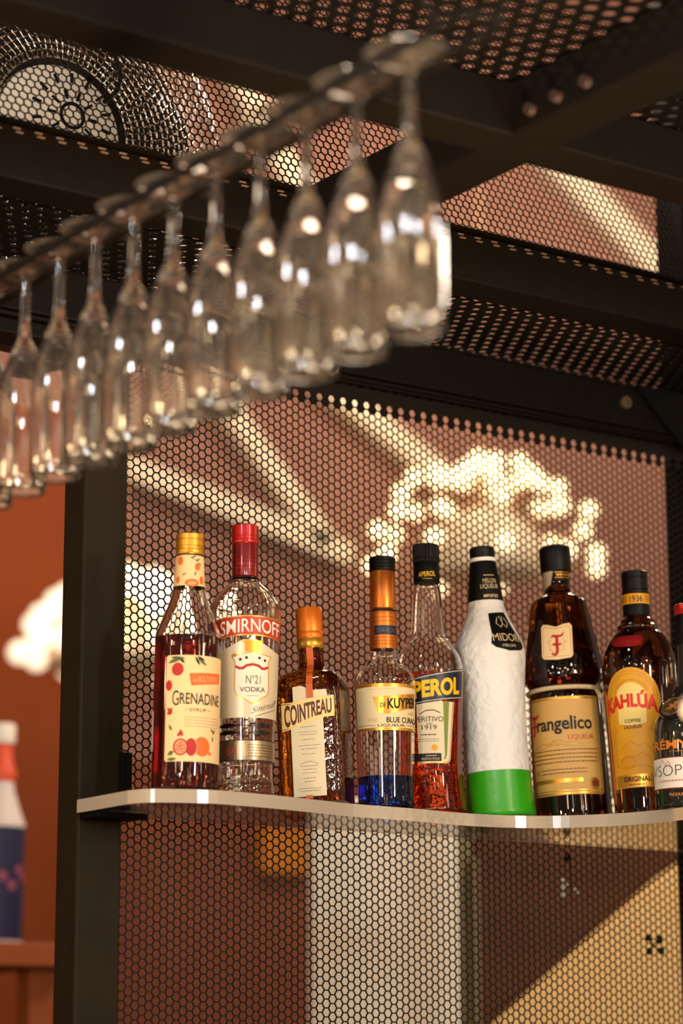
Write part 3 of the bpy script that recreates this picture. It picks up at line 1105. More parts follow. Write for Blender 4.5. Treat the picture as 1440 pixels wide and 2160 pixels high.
Ink(Wrap([(16.2, 280), (16.2, 320)], 0), 0.35).text('APEROL', -10.5, 12, 293.5, 6.0, slope=0.06, bold=0.01).rect(-5, 291, 7, 291.4).build('lettering', YELINK, t)
wa = Wrap(ap, 10, 40.0)
lab = Ink(wa, 0.4)
lab.poly([(-24, 59), (14, 59), (18.5, 62), (20, 66), (25, 134), (-24, 134)])
lab = lab.build('front_label', CREAM2, t)
k = Ink(wa, 0.65)
k.poly([(9, 134), (17, 134), (14, 70), (11.5, 64), (9.5, 64), (11, 70)])
k.build('green_stripe', mat('leaf_green_ink', (120, 138, 56), 0.5), lab)
k = Ink(wa, 0.7)
k.line([(23.5, 134), (18.8, 67), (17, 62.5), (13.5, 60.3), (-24, 60.3)], 1.2)
k.disc(-2.5, 78, 4.0)
k.build('gold_trim', GOLDINK, lab)
k = Ink(wa, 0.8, 1.5)
k.text('APERITIVO', -33, 9, 109.5, 6.0)
k.text('DAL', -12, -4, 105.6, 2.4)
k.text('1919', -18, 0.5, 99.8, 5.4)
k.scribble(-20, 0, 93, 1.2)
k.scribble(-24, 4, 88, 0.5)
k.scribble(-24, 4, 85.5, 0.5)
k.line([(-20, 119), (-12, 123), (-3, 123.5), (5, 120)], 1.0)
k.rect(-30, 61.5, 6, 71)
k.build('lettering', INK, lab)
k = Ink(wa, 1.0, 1.5)
k.text('PADOVA ITALIA', -20, 3.5, 63.2, 2.6).scribble(-14, 0, 67.6, 1.0)
k.build('lettering', CREAM2, lab)
bd = Ink(wa, 0.9)
bd.poly([(-34, 129.5), (41, 139), (42, 177), (-34, 162)])
bd = bd.build('brand_band', NAVYP, t)
k = Ink(wa, 1.2)
k.line([(-34, 131.5), (40.5, 141), (41.3, 175), (-34, 160)], 0.8)
k.build('white_trim', CREAM2, bd)
k = Ink(wa, 1.3, 1.5)
k.text('APEROL', -42, 33, 136.8, 18.5, slope=0.115, bold=0.045)
k.build('lettering', YELINK, bd)

# ------------------------------------------------------------------ 6 melon liqueur
t = bottle('melon_liqueur_bottle', 'frosted white waisted bottle with a little bright green liqueur left', 'bottle', (1.8818, 2.345), -3.17, 38.7)
mp = smooth_profile([(42, 0), (43.4, 4), (42.8, 12), (41.7, 27.6), (40.2, 55), (39.5, 74.8), (39.2, 105), (40.4, 140), (42.0, 170), (44.2, 190), (44.9, 200.4), (44.1, 211.3), (39.9, 224.6), (31.0, 242.8), (25.0, 258), (22.4, 270), (16.6, 319), (16.0, 322)], 4)
zz_, rr_ = [p[1] for p in mp], [p[0] for p in mp]
r55 = float(np.interp(55.5, zz_, rr_))
bm = lathe_bm(MM([(0, 55.7), (r55, 55.7)] + [p for p in mp if p[1] > 56.5] + [(0, 323)]), 80)
bmesh.ops.recalc_face_normals(bm, faces=bm.faces)
from_bm('glass_body', bm, FROST, t, smooth=True, angle=60)
bm = lathe_bm(MM([(0, 1.0)] + [p for p in mp if p[1] < 54.5] + [(r55, 55.5), (0, 55.5)]), 80)
bmesh.ops.recalc_face_normals(bm, faces=bm.faces)
from_bm('liquid', bm, GREEN_L, t, smooth=True, angle=60)
wm0 = Wrap([(21.8, 268), (21.6, 272), (16.7, 322)], 0)
slv = cap([(0, 271.5), (22.2, 271.5), (22.4, 273), (17.0, 322), (16.6, 323), (0, 323)], BLACKP, t, 'sleeve')
wms = Wrap([(22.2, 271.5), (22.4, 273), (17.0, 322)], 8)
k = Ink(wms, 0.35, 1.5)
k.text('MELON', -4.5, 13, 293.5, 5.6).text('LIQUEUR', -8, 16, 286.4, 5.6).text('IMPORTED', -5, 14.5, 274.5, 3.8, bold=0.02).scribble(-3, 11, 303, 1.0)
k.build('lettering', mat('cream_ink', (214, 190, 140), 0.5), slv)
lathe('neck_ring', MM([(0, 323.2), (16.4, 323.2), (17.4, 325), (17.2, 327.6), (0, 327.6)]), FROST, t)
cap(ringed_cap(15.9, 327.8, 342.5, bev=1.6), BLACK, t)
wm = Wrap(mp, 34)
lab = Ink(wm, 0.5)
lab.poly([(-14, 253), (9, 255), (12, 247), (18, 225), (27, 213), (28, 209), (20, 204), (0, 202.5), (-18, 207), (-23, 212), (-19, 225)])
lab = lab.build('shoulder_label', BLACKP, t)
k = Ink(wm, 0.85, 1.5)
k.text('MIDORI', -19.5, 20, 215.0, 10.0, bold=0.0)
k.line([(-5, 247), (-8.5, 239), (-4, 233.5), (0, 239), (4, 233.5), (8, 239.5), (4.5, 247)], 0.9).line([(-2, 249), (0, 240), (2, 249)], 0.8)
k.text('MELON', -9, 10, 207.5, 3.4)
k.build('lettering', mat('cream_ink'), lab)

# ------------------------------------------------------------------ 7 hazelnut liqueur
t = bottle('hazelnut_liqueur_bottle', 'brown robe-shaped hazelnut liqueur bottle with rope belt and amber label', 'bottle', (1.982, 2.325), -2.74, 40.4)
fp = smooth_profile([(47, 0), (49, 4), (48.8, 12), (47.2, 79.6), (45.1, 150), (43.3, 162), (44.2, 167), (47.5, 173), (50.6, 179.4), (49.4, 200.7), (42.9, 237.5), (36.6, 273), (34.6, 279), (29, 284), (20.5, 288.5), (17, 294), (16.2, 300), (16.2, 318)], 4)
bm = lathe_bm(MM([(0, 1.0)] + fp + [(0, 318)]), 72)
bmesh.ops.recalc_face_normals(bm, faces=bm.faces)
from_bm('glass_body', bm, BROWNG, t, smooth=True, angle=60)
# the liqueur fills the bottle up to the shoulder panel
liquid(fp, 3.0, 240, mat('hazelnut_liqueur', linear=(0.20, 0.05, 0.008), rough=0.0, trans=1.0, ior=1.36), t, floor=4)
cap([(0, 317.8), (19.4, 317.8), (19.9, 319), (20.1, 345), (19.2, 350), (15, 353), (0, 354.5)], BLACK, t)
wf0 = Wrap(fp, 0)
rg = Ink(wf0, 0.5).rect(-50, 304, 50, 317.5).build('neck_band', BLACKP, t)
k = Ink(wf0, 0.8).rect(-2, 308.5, 30, 309.3).rect(-2, 315.5, 30, 316.3).scribble(0, 24, 311.5, 2.0)
k.build('gold_print', GOLDINK, rg)
Ink(wf0, 0.75).poly([(-24, 293), (-8, 300), (-4, 317.5), (-24, 317.5)]).build('tax_strip', mat('grey_paper', (176, 160, 132), 0.6), t)
wf = Wrap(fp, -6)
lab = Ink(wf, 0.5)
lab.rect(-52, 28.5, 52, 152, 4)
lab = lab.build('front_label', AMBERP, t)
k = Ink(wf, 0.8)
k.rect(-52, 29.5, 52, 31.5).rect(-52, 33.5, 52, 34.5).rect(-50, 148.5, 50, 151).rect(-52, 44, 20, 49)
k.build('gold_trim', GOLDINK, lab)
k = Ink(wf, 0.95)
k.disc(36, 42, 7.5)
k.build('seal', GOLDINK, lab)
k = Ink(wf, 1.1)
k.disc(36, 42, 4.6)
k.build('seal_core', mat('wine_ink', (110, 40, 24), 0.55), lab)
# black-letter wordmark
k = Ink(wf, 1.0, 1.5)
k.text('rangelico', -38, 37.5, 110.5, 16.0, bold=0.025)
k.build('lettering', INK, lab)
k = Ink(wf, 1.0, 1.5)
k.poly([(-49, 108), (-45.5, 104.5), (-42, 107), (-40.5, 128), (-44.5, 128), (-45, 110), (-47, 108)])
k.poly([(-50, 127.5), (-47, 131.5), (-38, 130), (-33, 134.5), (-35, 128), (-41, 125.8), (-47, 128.2)])
k.poly([(-49, 117), (-46, 120), (-38, 119), (-36, 122), (-38, 116.8), (-44, 116.2)])
k.text('LIQUEUR', 5, 38.5, 97.5, 5.6)
k.build('lettering', REDINK, lab)
k = Ink(wf, 0.85)
for i, z in enumerate((84, 79, 74, 69)):
    k.scribble(-44 if i < 2 else -50, 44, z, 1.3, slope=0.0)
for z in (60, 55.5):
    k.scribble(-34, 26, z, 1.2)
k.build('fine_print', BROWNINK, lab)
k = Ink(wf, 0.75)
k.line([(-44, 88), (-30, 94), (-20, 92), (-8, 98), (4, 93), (14, 95), (24, 90)], 0.7)
k.line([(-40, 86), (-22, 90), (-6, 92), (10, 89), (26, 88)], 0.6)
k.line([(-26, 88), (-22, 96), (-18, 90), (-14, 99), (-8, 90)], 0.5)
k.rect(-50, 80, -45, 87).rect(-44, 55, -38, 62)
k.build('fine_print', mat('tan_ink', (172, 120, 62), 0.6), lab)
wF = Wrap(fp, -7)
sl = Ink(wF, 0.6)
sl.poly([(-20, 203), (-17, 199.5), (0, 197.5), (17, 199.5), (20, 203), (20, 241), (17, 245), (10, 244), (0, 240.5), (-10, 244), (-17, 245), (-20, 241)])
sl = sl.build('shoulder_label', CREAM, t)
k = Ink(wF, 0.95)
k.poly([(-3, 205), (-5.5, 207.5), (-7, 205), (-3, 202), (1, 204.5), (2.5, 209), (2.2, 229), (-1.5, 229), (-1.4, 209)])
k.poly([(-8, 226), (-5, 230.5), (5, 229.5), (10, 234), (8, 228), (1, 225.8), (-5, 227.5)])
k.poly([(-6, 217), (-3.5, 219.5), (6, 218.5), (7.5, 221), (5.5, 216.2), (-2, 215.6)])
k.build('lettering', REDINK, sl)
k = Ink(wF, 0.8)
k.line([(-17.5, 204), (-14, 202), (14, 202), (17.5, 204), (17.5, 239), (14, 241.5), (8, 240), (0, 237.5), (-8, 240), (-14, 241.5), (-17.5, 239)], 0.5, True)
for sx in (-1, 1):
    k.line([(sx * 4, 208), (sx * 9, 211), (sx * 8, 217), (sx * 11, 221), (sx * 7, 224)], 0.5)
k.build('scroll_print', mat('tan_ink'), sl)
# rope belt with hanging cord
pts = []
for i in range(48):
    q = 2 * math.pi * i / 48
    pts.append((0.0462 * math.sin(q), -0.0462 * math.cos(q), 0.1625 + 0.0008 * math.cos(q)))
tube('rope_belt', pts, 0.0030, ROPE, t, 10, True)
cord = []
for th, z, rr in ((56, 161, 47.5), (64, 152, 50), (72, 140, 50), (80, 120, 51), (85, 100, 52), (86, 80, 52), (87, 60, 52.5), (88, 40, 52.5), (88, 26, 52.5)):
    cord.append((rr / 1000 * math.sin(R(th)), -rr / 1000 * math.cos(R(th)), z / 1000))
hc = tube('hanging_cord', cord, [0.0026] * 9, ROPE, t, 10)
for i in (1, 5):
    bm = bmesh.new()
    bmesh.ops.create_uvsphere(bm, u_segments=14, v_segments=8, radius=0.0046)
    bmesh.ops.translate(bm, vec=cord[i], verts=bm.verts)
    from_bm('knot', bm, ROPE, hc, smooth=True)

# ------------------------------------------------------------------ 8 coffee liqueur
t = bottle('coffee_liqueur_bottle', 'round dark brown coffee liqueur bottle with yellow arched label', 'bottle', (2.0256, 2.235), -1.55, 42.2)
cp = smooth_profile([(38.5, 0), (40.4, 4), (41.0, 20), (42.3, 49.7), (46.1, 144.4), (46.4, 175), (45.7, 192), (41.6, 209), (33.3, 225.4), (26.5, 233), (26.0, 238), (22.6, 241.5), (20.3, 246.6), (17.0, 251), (16.1, 266), (15.5, 285)], 4)
bm = lathe_bm(MM([(0, 1.0)] + cp + [(0, 285)]), 72)
bmesh.ops.recalc_face_normals(bm, faces=bm.faces)
from_bm('glass_body', bm, DARKG, t, smooth=True, angle=60)
cap([(0, 250.5), (16.9, 250.5), (17.1, 252), (16.8, 279), (0, 279)], BLACKP, t, 'sleeve')
cap(ringed_cap(16.6, 279.2, 308.5, (284, 300)), BLACK, t)
wc0 = Wrap([(17.1, 250), (16.8, 280)], 0)
rg = Ink(wc0, 0.4).rect(-53, 265.5, 53, 278.5).build('neck_band', YELLOWP, t)
k = Ink(wc0, 0.7)
k.text('1936', -7.5, 8.5, 267.8, 7.4, bold=0.01)
k.build('lettering', INK, rg)
k = Ink(wc0, 0.65)
for i in range(-16, 17):
    if abs(i * 1.5) > 11:
        k.rect(i * 1.5, 268, i * 1.5 + 0.5, 276)
k.build('tick_print', mat('dark_gold_ink', (160, 108, 14), 0.5), rg)
wc = Wrap(cp, -17)
lab = Ink(wc, 0.5)
arch = [(-33, 33), (33, 33), (34, 90), (38, 132)]
arch += [(38 * math.cos(R(a)), 138 + 43 * math.sin(R(a))) for a in range(0, 181, 12)]
arch += [(-38, 132), (-34, 90)]
lab.poly(arch)
lab = lab.build('front_label', YELLOWP, t)
k = Ink(wc, 0.75)
for rr in (34, 31):
    k.line([(rr * math.cos(R(a)), 138 + rr * 1.13 * math.sin(R(a))) for a in range(10, 171, 8)], 0.5)
k.line([(25 * math.cos(R(a)), 141 + 25 * math.sin(R(a))) for a in range(25, 156, 8)], 0.4)
for a in range(25, 156, 5):
    k.line([(22 * math.cos(R(a)), 141 + 23 * math.sin(R(a))), (25 * math.cos(R(a)), 141 + 25 * math.sin(R(a)))], 0.5)
for s in (-1, 1):
    k.line([(s * 27, 112), (s * 22, 104), (s * 26, 97), (s * 25, 60)], 0.7)
    k.line([(s * 31, 108), (s * 29, 98), (s * 31, 55)], 0.6)
k.line([(-22, 74), (-14, 82), (-4, 90), (5, 83), (14, 87), (22, 78)], 0.6)
k.line([(-20, 66), (-10, 72), (0, 70), (10, 75), (20, 68)], 0.6)
k.line([(-8 + 9 * math.cos(R(a)), 64 + 6 * math.sin(R(a))) for a in range(0, 361, 24)], 0.5)
k.line([(-26, 60), (-10, 56), (8, 60), (26, 55)], 0.6)
k.build('line_print', mat('orange_brown_ink', (176, 104, 14), 0.5), lab)
k = Ink(wc, 0.7)
k.poly([(20 * math.cos(R(a)), 141 + 21 * math.sin(R(a))) for a in range(20, 161, 10)] + [(-18, 112), (-6, 109), (6, 109), (18, 112)])
k.build('pale_panel', mat('pale_gold_paper', (232, 206, 120), 0.5), lab)
k = Ink(wc, 0.7)
k.rect(-33, 34, 33, 49)
k.build('gold_band', GOLDINK, lab)
k = Ink(wc, 1.0, 1.5)
k.text('KAHLÚA', -37, 34, 132.5, 14.5, bold=0.05, arc=-9.0, grow=0.35)
k.build('lettering', mat('kraft_red_ink', (206, 36, 14), 0.45), lab)
k = Ink(wc, 1.0, 1.5)
k.text('COFFEE', -9.5, 11, 112.5, 4.0, bold=0.02).text('LIQUEUR', -10.5, 12, 105.2, 4.0, bold=0.02)
k.build('lettering', BROWNINK, lab)
k = Ink(wc, 1.0, 1.5)
k.text('ORIGINAL', -16, 19, 40.5, 5.8, bold=0.03).scribble(-9, 12, 36, 1.2)
k.build('lettering', INK, lab)
wc3 = Wrap(cp, -14)
rd = Ink(wc3, 0.6)
rd.poly([(-30, 214), (-20, 209), (0, 207), (14, 208), (15, 216), (12, 222), (0, 222), (-18, 222.5), (-27, 220)])
rd = rd.build('shoulder_label', mat('wine_red_paper', (128, 10, 20), 0.4), t)
k = Ink(wc3, 0.9).text('LICOR DE CAFE', -20, 11, 212.5, 4.0, arc=-1.5)
k.build('lettering', mat('faint_red', (168, 44, 34), 0.4), rd)

# ------------------------------------------------------------------ 9 brandy
t = bottle('brandy_bottle', 'black brandy bottle with oval medallion, cut off by the right frame edge', 'bottle', (2.0135, 2.142), 0.4, 43.2)
rp = smooth_profile([(42.5, 0), (43.9, 3), (45.0, 30), (45.8, 80), (45.0, 100), (42.4, 109.6), (34.5, 124), (24.5, 136), (18.5, 146), (16.2, 154), (14.8, 200), (14.4, 238)], 4)
bm = lathe_bm(MM([(0, 1.0)] + rp + [(0, 238)]), 72)
bmesh.ops.recalc_face_normals(bm, faces=bm.faces)
from_bm('glass_body', bm, BLACKG, t, smooth=True, angle=60)
cap([(0, 200), (15.2, 200), (15.4, 201), (15.2, 237), (0, 237)], BLACKP, t, 'sleeve')
cap(ringed_cap(16.4, 237.2, 250.5), REDCAP, t)
wr = Wrap(rp, -30)
k = Ink(wr, 0.5)
k.rect(-40, 22, 50, 60)
lab = k.build('front_label', WHITEP, t)
k = Ink(wr, 0.8)
k.rect(-40, 59, 50, 60.2).rect(-40, 22, 50, 23.2)
k.build('red_border', mat('wine_red_paper'), lab)
k = Ink(wr, 0.9, 1.5)
k.text('VSOP', -37, 12, 37.5, 13.0, bold=-0.02)
k.build('lettering', INK, lab)
k = Ink(wr, 0.8).scribble(-22, 20, 31, 1.6)
k.line([(-20, 50), (-15, 57), (-10, 50), (-6, 55), (-2, 49)], 0.8)
k.build('fine_print', mat('pink_ink', (206, 120, 100), 0.5), lab)
k = Ink(wr, 0.5, 1.5)
k.text('ST-RÉMY', -62, 22, 70, 9.5, bold=0.03)
k.text('PRODUCT OF FRANCE', -6, 46, 13.5, 3.4, bold=0.02).scribble(-4, 24, 66, 0.8)
k.build('lettering', mat('orange_gold_ink', (226, 130, 40), 0.45, 0.3), t)
# oval medallion on the shoulder
med = thing_med = None
mw_ = Wrap(rp, -32)
cen = Vector(mw_(0, 121, 3.0))
nrm = Vector((math.sin(R(-32)) * 0.82, -math.cos(R(-32)) * 0.82, 0.57)).normalized()
q = nrm.to_track_quat('Z', 'Y').to_matrix().to_4x4()


def medal(name, prof, mt, dz=0.0, sx=0.78, parent=t):
    bm = lathe_bm(MM(prof), 40)
    bmesh.ops.scale(bm, vec=(sx * 1.35, 1.0, 1), verts=bm.verts)
    bmesh.ops.transform(bm, matrix=Matrix.Translation(cen + nrm * dz) @ q @ Matrix.Rotation(R(22), 4, 'Z'), verts=bm.verts)
    return from_bm(name, bm, mt, parent, smooth=True, angle=40)


mdl = medal('medallion', [(0, -4), (17, -4), (17.6, -1), (17.0, 1.2), (15.2, 1.4), (14.6, 0.5), (0, 0.5)], BLACKG)
medal('rim_line', [(13.2, 0.7), (13.8, 1.1), (14.2, 0.7)], mat('dim_gold', (130, 100, 70), 0.4, 0.6), 0, parent=mdl)
bm = bmesh.new()
for x, y, a, b, r_ in ((0, 0, 6, 3, 30), (4.5, 4, 3.2, 2, 60), (-5, -3.5, 3.4, 1.6, 20), (2, 5.5, 1.8, 1.8, 0), (-3.5, 3, 2.8, 1.2, -20), (5, -2.5, 1.2, 3.2, 20), (-1, -4.5, 1.0, 3.0, -10)):
    ps = []
    for k_ in range(14):
        an = 2 * math.pi * k_ / 14
        px, py = a * math.cos(an), b * math.sin(an)
        ps.append(bm.verts.new(((x + px * math.cos(R(r_)) - py * math.sin(R(r_))) / 1000, (y + px * math.sin(R(r_)) + py * math.cos(R(r_))) / 1000, 0.0009)))
    bm.faces.new(ps)
bmesh.ops.transform(bm, matrix=Matrix.Translation(cen) @ q, verts=bm.verts)
from_bm('rider_emblem', bm, mat('emblem_gold', (214, 140, 70), 0.4, 0.5), mdl)

# ------------------------------------------------------------------ hanging flutes
ZR = 2.25
rack = thing('glass_rack', 'dark steel two-rail hanging rack holding the upside-down flutes', 'glass rack', (1.035, 1.7, ZR))


def to_rack(o):
    o.parent = rack
    o.matrix_parent_inverse = Matrix.Translation(-rack.location)


for x in (1.0128, 1.0512):
    to_rack(tube('rail', [(x, 1.30, ZR - 0.0054), (x, 2.42, ZR - 0.0054)], 0.0036, RODM, None, 10))
for y in (1.318, 2.30):
    for sx in (-1, 1):
        x0 = 1.0320 + sx * 0.0192
        to_rack(tube('hanger', [(x0, y, ZR - 0.0054), (x0 + sx * 0.010, y, ZR + 0.006), (x0 + sx * 0.0165, y, ZR + 0.02), (x0 + sx * 0.105, y, 2.4838)], 0.0032, RODM, None, 10))
to_rack(tube('end_loop', [(1.0128, 1.30, ZR - 0.0054), (1.018, 1.287, ZR - 0.0054), (1.032, 1.281, ZR - 0.0054), (1.046, 1.287, ZR - 0.0054), (1.0512, 1.30, ZR - 0.0054)], 0.0036, RODM, None, 10))

# parts of one flute, foot at the top (z = 0 at the underside of the foot resting on the rails)
foot_p = MM([(0, 3.0), (6, 2.6), (15, 1.9), (28, 1.6), (33.0, 1.4), (34.2, 0.7), (33.4, 0.0), (26, -0.2), (14, -0.9), (7, -2.4), (4.6, -5), (0, -5)])
stem_p = MM([(0, -4.9), (5.2, -4.9), (4.6, -12), (4.4, -30), (4.6, -52), (5.2, -62), (6.2, -69), (0, -69)])
bo = [(0, -68.5), (5.6, -68.8), (8.6, -75), (12.6, -84), (17.0, -96), (20.6, -109), (23.2, -124), (24.6, -140), (25.0, -160), (24.6, -185), (23.8, -207), (23.4, -219), (22.8, -221.6)]
bi = [(21.9, -222), (21.3, -220.5), (21.8, -206), (22.9, -185), (23.3, -160), (22.9, -141), (21.5, -126), (18.8, -111), (15.2, -99), (10.8, -89), (6.4, -82), (0, -80)]


def lathe_obj(name, prof):
    bm = lathe_bm(prof, 48)
    bmesh.ops.recalc_face_normals(bm, faces=bm.faces)
    return bm


fb = from_bm('bowl', lathe_obj('bowl', MM(bo + bi)), FLUTEG, None, smooth=True, angle=60)
fs_ = from_bm('stem', lathe_obj('stem', stem_p), FLUTEG, None, smooth=True, angle=60)
ff = from_bm('foot', lathe_obj('foot', foot_p), FOOTG, None, smooth=True, angle=60)
places = ['nearest the camera, rightmost of the hanging row', 'second from the near end of the hanging row', 'third from the near end of the hanging row',
          'fourth from the near end of the hanging row', 'fifth from the near end of the hanging row', 'middle of the hanging row, sixth from the near end',
          'seventh from the near end of the hanging row', 'fourth from the far left of the hanging row', 'third from the far left of the hanging row',
          'second from the far left of the hanging row', 'cut by the left frame edge, end of the row']
ys = [1.384 + 0.0693 * i for i in range(11)]
for i, y in enumerate(ys):
    g = thing('champagne_flute', 'empty upside-down champagne flute, ' + places[i], 'glass', (1.0330, y, ZR), 'champagne flutes hanging upside down from the rack')
    g.rotation_euler = (R(RNG.uniform(-0.35, 0.35)), R(RNG.uniform(-0.35, 0.35)), RNG.uniform(0, 6))
    for src in (fb, fs_, ff):
        if i == 0:
            c = src
        else:
            c = src.copy()
            COL.objects.link(c)
        c.parent = g

# ------------------------------------------------------------------ fan behind the upper sheet
FC = Vector((1.305, 2.50, 2.605))
fan = thing('wall_fan', 'round wire-guarded fan with pale hub behind the upper left mesh', 'fan', FC)
bm = bmesh.new()
for rr in np.linspace(0.092, 0.258, 19):
    bm_tube(bm, [(rr * math.cos(2 * math.pi * k_ / 64), -0.045 + 0.045 * ((rr - 0.09) / 0.168) ** 2, rr * math.sin(2 * math.pi * k_ / 64)) for k_ in range(64)], 0.0013, 6, closed=True)
for k_ in range(84):
    a0 = 2 * math.pi * k_ / 84
    ps = []
    for s in np.linspace(0, 1, 9):
        rr = 0.090 + 0.168 * s
        a = a0 + 0.55 * s * s
        ps.append((rr * math.cos(a), -0.0465 + 0.045 * ((rr - 0.09) / 0.168) ** 2, rr * math.sin(a)))
    bm_tube(bm, ps, 0.0012, 6)
from_bm('wire_guard', bm, CHROME, fan, smooth=True)
bm = lathe_bm(MM([(0, 50), (30, 50), (68, 47), (83, 40), (85, 30), (83, 20), (0, 20)]), 48)
hub = from_bm('hub_cover', bm, mat('fan_cover', (244, 234, 216), 0.5), fan, smooth=True, angle=40)
hub.rotation_euler = (R(90), 0, 0)
bm = bmesh.new()
for r0, r1, n_, of in ((0.022, 0.034, 10, 0.0), (0.043, 0.055, 14, 0.2)):
    for k_ in range(n_):
        a = 2 * math.pi * k_ / n_ + of
        v_ = bm_box(bm, ((r0 + r1) / 2, 0, 0), (r1 - r0, 0.002, 0.0034))
        bmesh.ops.rotate(bm, cent=(0, 0, 0), matrix=Matrix.Rotation(a, 3, 'Y'), verts=v_)
bmesh.ops.translate(bm, vec=(0.012, -0.0498, 0.018), verts=bm.verts)
from_bm('vent_slot', bm, BLACK, fan)
bm = bmesh.new()
bm_tube(bm, [(0.012 + 0.0155 * math.cos(2 * math.pi * k_ / 32), -0.051, 0.018 + 0.0155 * math.sin(2 * math.pi * k_ / 32)) for k_ in range(32)], 0.0022, 8, closed=True)
from_bm('badge_ring', bm, BLACK, fan, smooth=True)
sh_ = lathe('back_shell', MM([(0, 0), (252, 0), (254, -20), (248, -22), (244, -4), (0, -4)]), mat('fan_blade', (28, 22, 20), 0.4), fan, 48)
sh_.rotation_euler = (R(90), 0, 0)
sh_.location = (0, 0.055, 0)
for k_ in range(4):
    a0 = 2 * math.pi * k_ / 4 + 0.5
    bm = bmesh.new()
    g1, g2 = [], []
    for s in np.linspace(0, 1, 6):
        rr = 0.075 + 0.16 * s
        wd = 0.32 + 0.25 * s
        g1.append(bm.verts.new((rr * math.cos(a0 - wd), 0.005, rr * math.sin(a0 - wd))))
        g2.append(bm.verts.new((rr * math.cos(a0 + wd), 0.035, rr * math.sin(a0 + wd))))
    for i in range(5):
        bm.faces.new((g1[i], g1[i + 1], g2[i + 1], g2[i]))
    bmesh.ops.solidify(bm, geom=bm.faces[:], thickness=0.002)
    from_bm('blade', bm, mat('fan_blade', (28, 22, 20), 0.4), fan, smooth=False)
tube('arm', [(0.055, -0.052, 0.045), (0.072, -0.054, 0.062), (0.078, -0.052, 0.085), (0.070, -0.048, 0.115)], 0.0032, BLACK, fan, 8)
bm = bmesh.new()
bm_box(bm, (0.0, 0.035, -0.05), (0.04, 0.02, 0.10), bevel=0.003)
bm_box(bm, (0.0, 0.0, -0.178), (0.05, 0.05, 0.010), bevel=0.002)
bm_box(bm, (0.0, 0.03, -0.12), (0.03, 0.015, 0.12), bevel=0.003)
from_bm('stand', bm, BLACK, fan)

# ------------------------------------------------------------------ chandeliers in the room beyond
bulb_me = None


def chandelier(name, label, c, rx, rz, ribs, per, bulb_mat, core, size):
    t = thing(name, label, 'lamp', c)
    global bulb_me
    bm = bmesh.new()
    bmesh.ops.create_uvsphere(bm, u_segments=12, v_segments=8, radius=size)
    first = from_bm('bulb', bm, bulb_mat, t, smooth=True)
    n_ = 0
    rods = bmesh.new()
    for k_ in range(ribs):
        a = 2 * math.pi * k_ / ribs + 0.2
        prev = None
        for s in range(per):
            e = R(4 + 80 * (s / (per - 1)) ** 0.9) + RNG.uniform(-0.05, 0.05)
            if e > R(80) and k_ % 2:
                continue
            jr = RNG.uniform(0.93, 1.05)
            p = Vector((rx * math.cos(e) * math.cos(a) * jr, rx * math.cos(e) * math.sin(a) * jr, rz * math.sin(e) * jr))
            bm_tube(rods, [(0, 0, 0.02), p], 0.0035, 5)
            if n_ == 0:
                o = first
            else:
                o = first.copy()
                COL.objects.link(o)
            o.parent = t
            o.location = p
            n_ += 1
    from_bm('branch', rods, mat('brass_rod', (196, 160, 110), 0.4, 0.6), t)
    bm = lathe_bm([(0, -0.02), (core * 0.9, -0.02), (core, 0.0), (core * 0.85, rz * 0.35), (core * 0.45, rz * 0.55), (0, rz * 0.62)], 32)
    from_bm('diffuser', bm, SHADEW, t, smooth=True, angle=60)
    tube('stem', [(0, 0, rz * 0.4), (0, 0, 6.19 - c[2])], 0.006, mat('brass_rod'), t, 8)
    return t


chandelier('chandelier', 'warm glowing half-dome chandelier seen through the mesh above the bottles', (4.86, 6.12, 3.07), 0.40, 0.36, 11, 5, BULB, 0.20, 0.025)
chandelier('chandelier', 'white glowing cluster lamp blurred behind the left post', (3.43, 6.0, 2.62), 0.29, 0.25, 13, 5, BULBW, 0.22, 0.034)
struct('ceiling', (-6, -6, 6.2), (12, 9, 6.3), TERRA)

# ------------------------------------------------------------------ furniture behind the lower mesh
cab = thing('white_cabinet', 'tall white cabinet close behind the lower mesh', 'cabinet', (2.40, 3.45, 0))


def cabpart(name, lo, hi, mt, bevel=0.002):
    o = box(name, lo, hi, mt, bevel=bevel)
    o.parent = cab
    o.matrix_parent_inverse = Matrix.Translation(-cab.location)


cabpart('door', (2.251, 3.298, 0.06), (2.552, 3.318, 1.93), WHITEC)
cabpart('body', (2.475, 3.32, 0.0), (2.597, 3.62, 1.94), OLIVE)
cabpart('hinge', (2.597, 3.315, 1.62), (2.606, 3.335, 1.66), BLACK)
cabpart('hinge_post', (2.586, 3.30, 0.0), (2.5975, 3.3195, 1.84), OLIVE)
brd = box('brown_cupboard', (2.63, 3.42, 0.0), (3.60, 3.70, 1.95), BROWNB)
tag(brd, 'dark brown wooden cupboard standing right of the white cabinet', 'cupboard')
bm = bmesh.new()  # lit area cut by a diagonal shadow, built as a beige shape
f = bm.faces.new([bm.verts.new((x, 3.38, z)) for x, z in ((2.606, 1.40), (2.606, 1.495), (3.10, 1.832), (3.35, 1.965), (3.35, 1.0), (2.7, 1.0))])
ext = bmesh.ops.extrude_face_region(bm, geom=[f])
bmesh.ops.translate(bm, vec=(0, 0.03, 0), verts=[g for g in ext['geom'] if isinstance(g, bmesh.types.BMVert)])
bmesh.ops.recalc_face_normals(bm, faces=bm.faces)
tag(from_bm('lit_slant', bm, BEIGELIT), 'lit wall patch with slanted shadow edge, shaped as a beige board before the brown cupboard', 'board')
wb = box('white_box', (2.84, 3.47, 1.9505), (3.08, 3.62, 2.20), WHITEC, bevel=0.004)
tag(wb, 'white box glimpsed behind the hazelnut liqueur bottle', 'box')
am = box('amber_plaque', (4.24, 6.50, 2.09), (4.43, 6.5395, 2.23), AMBERL)
tag(am, 'amber plaque on the wall under the clear shelf', 'plaque')

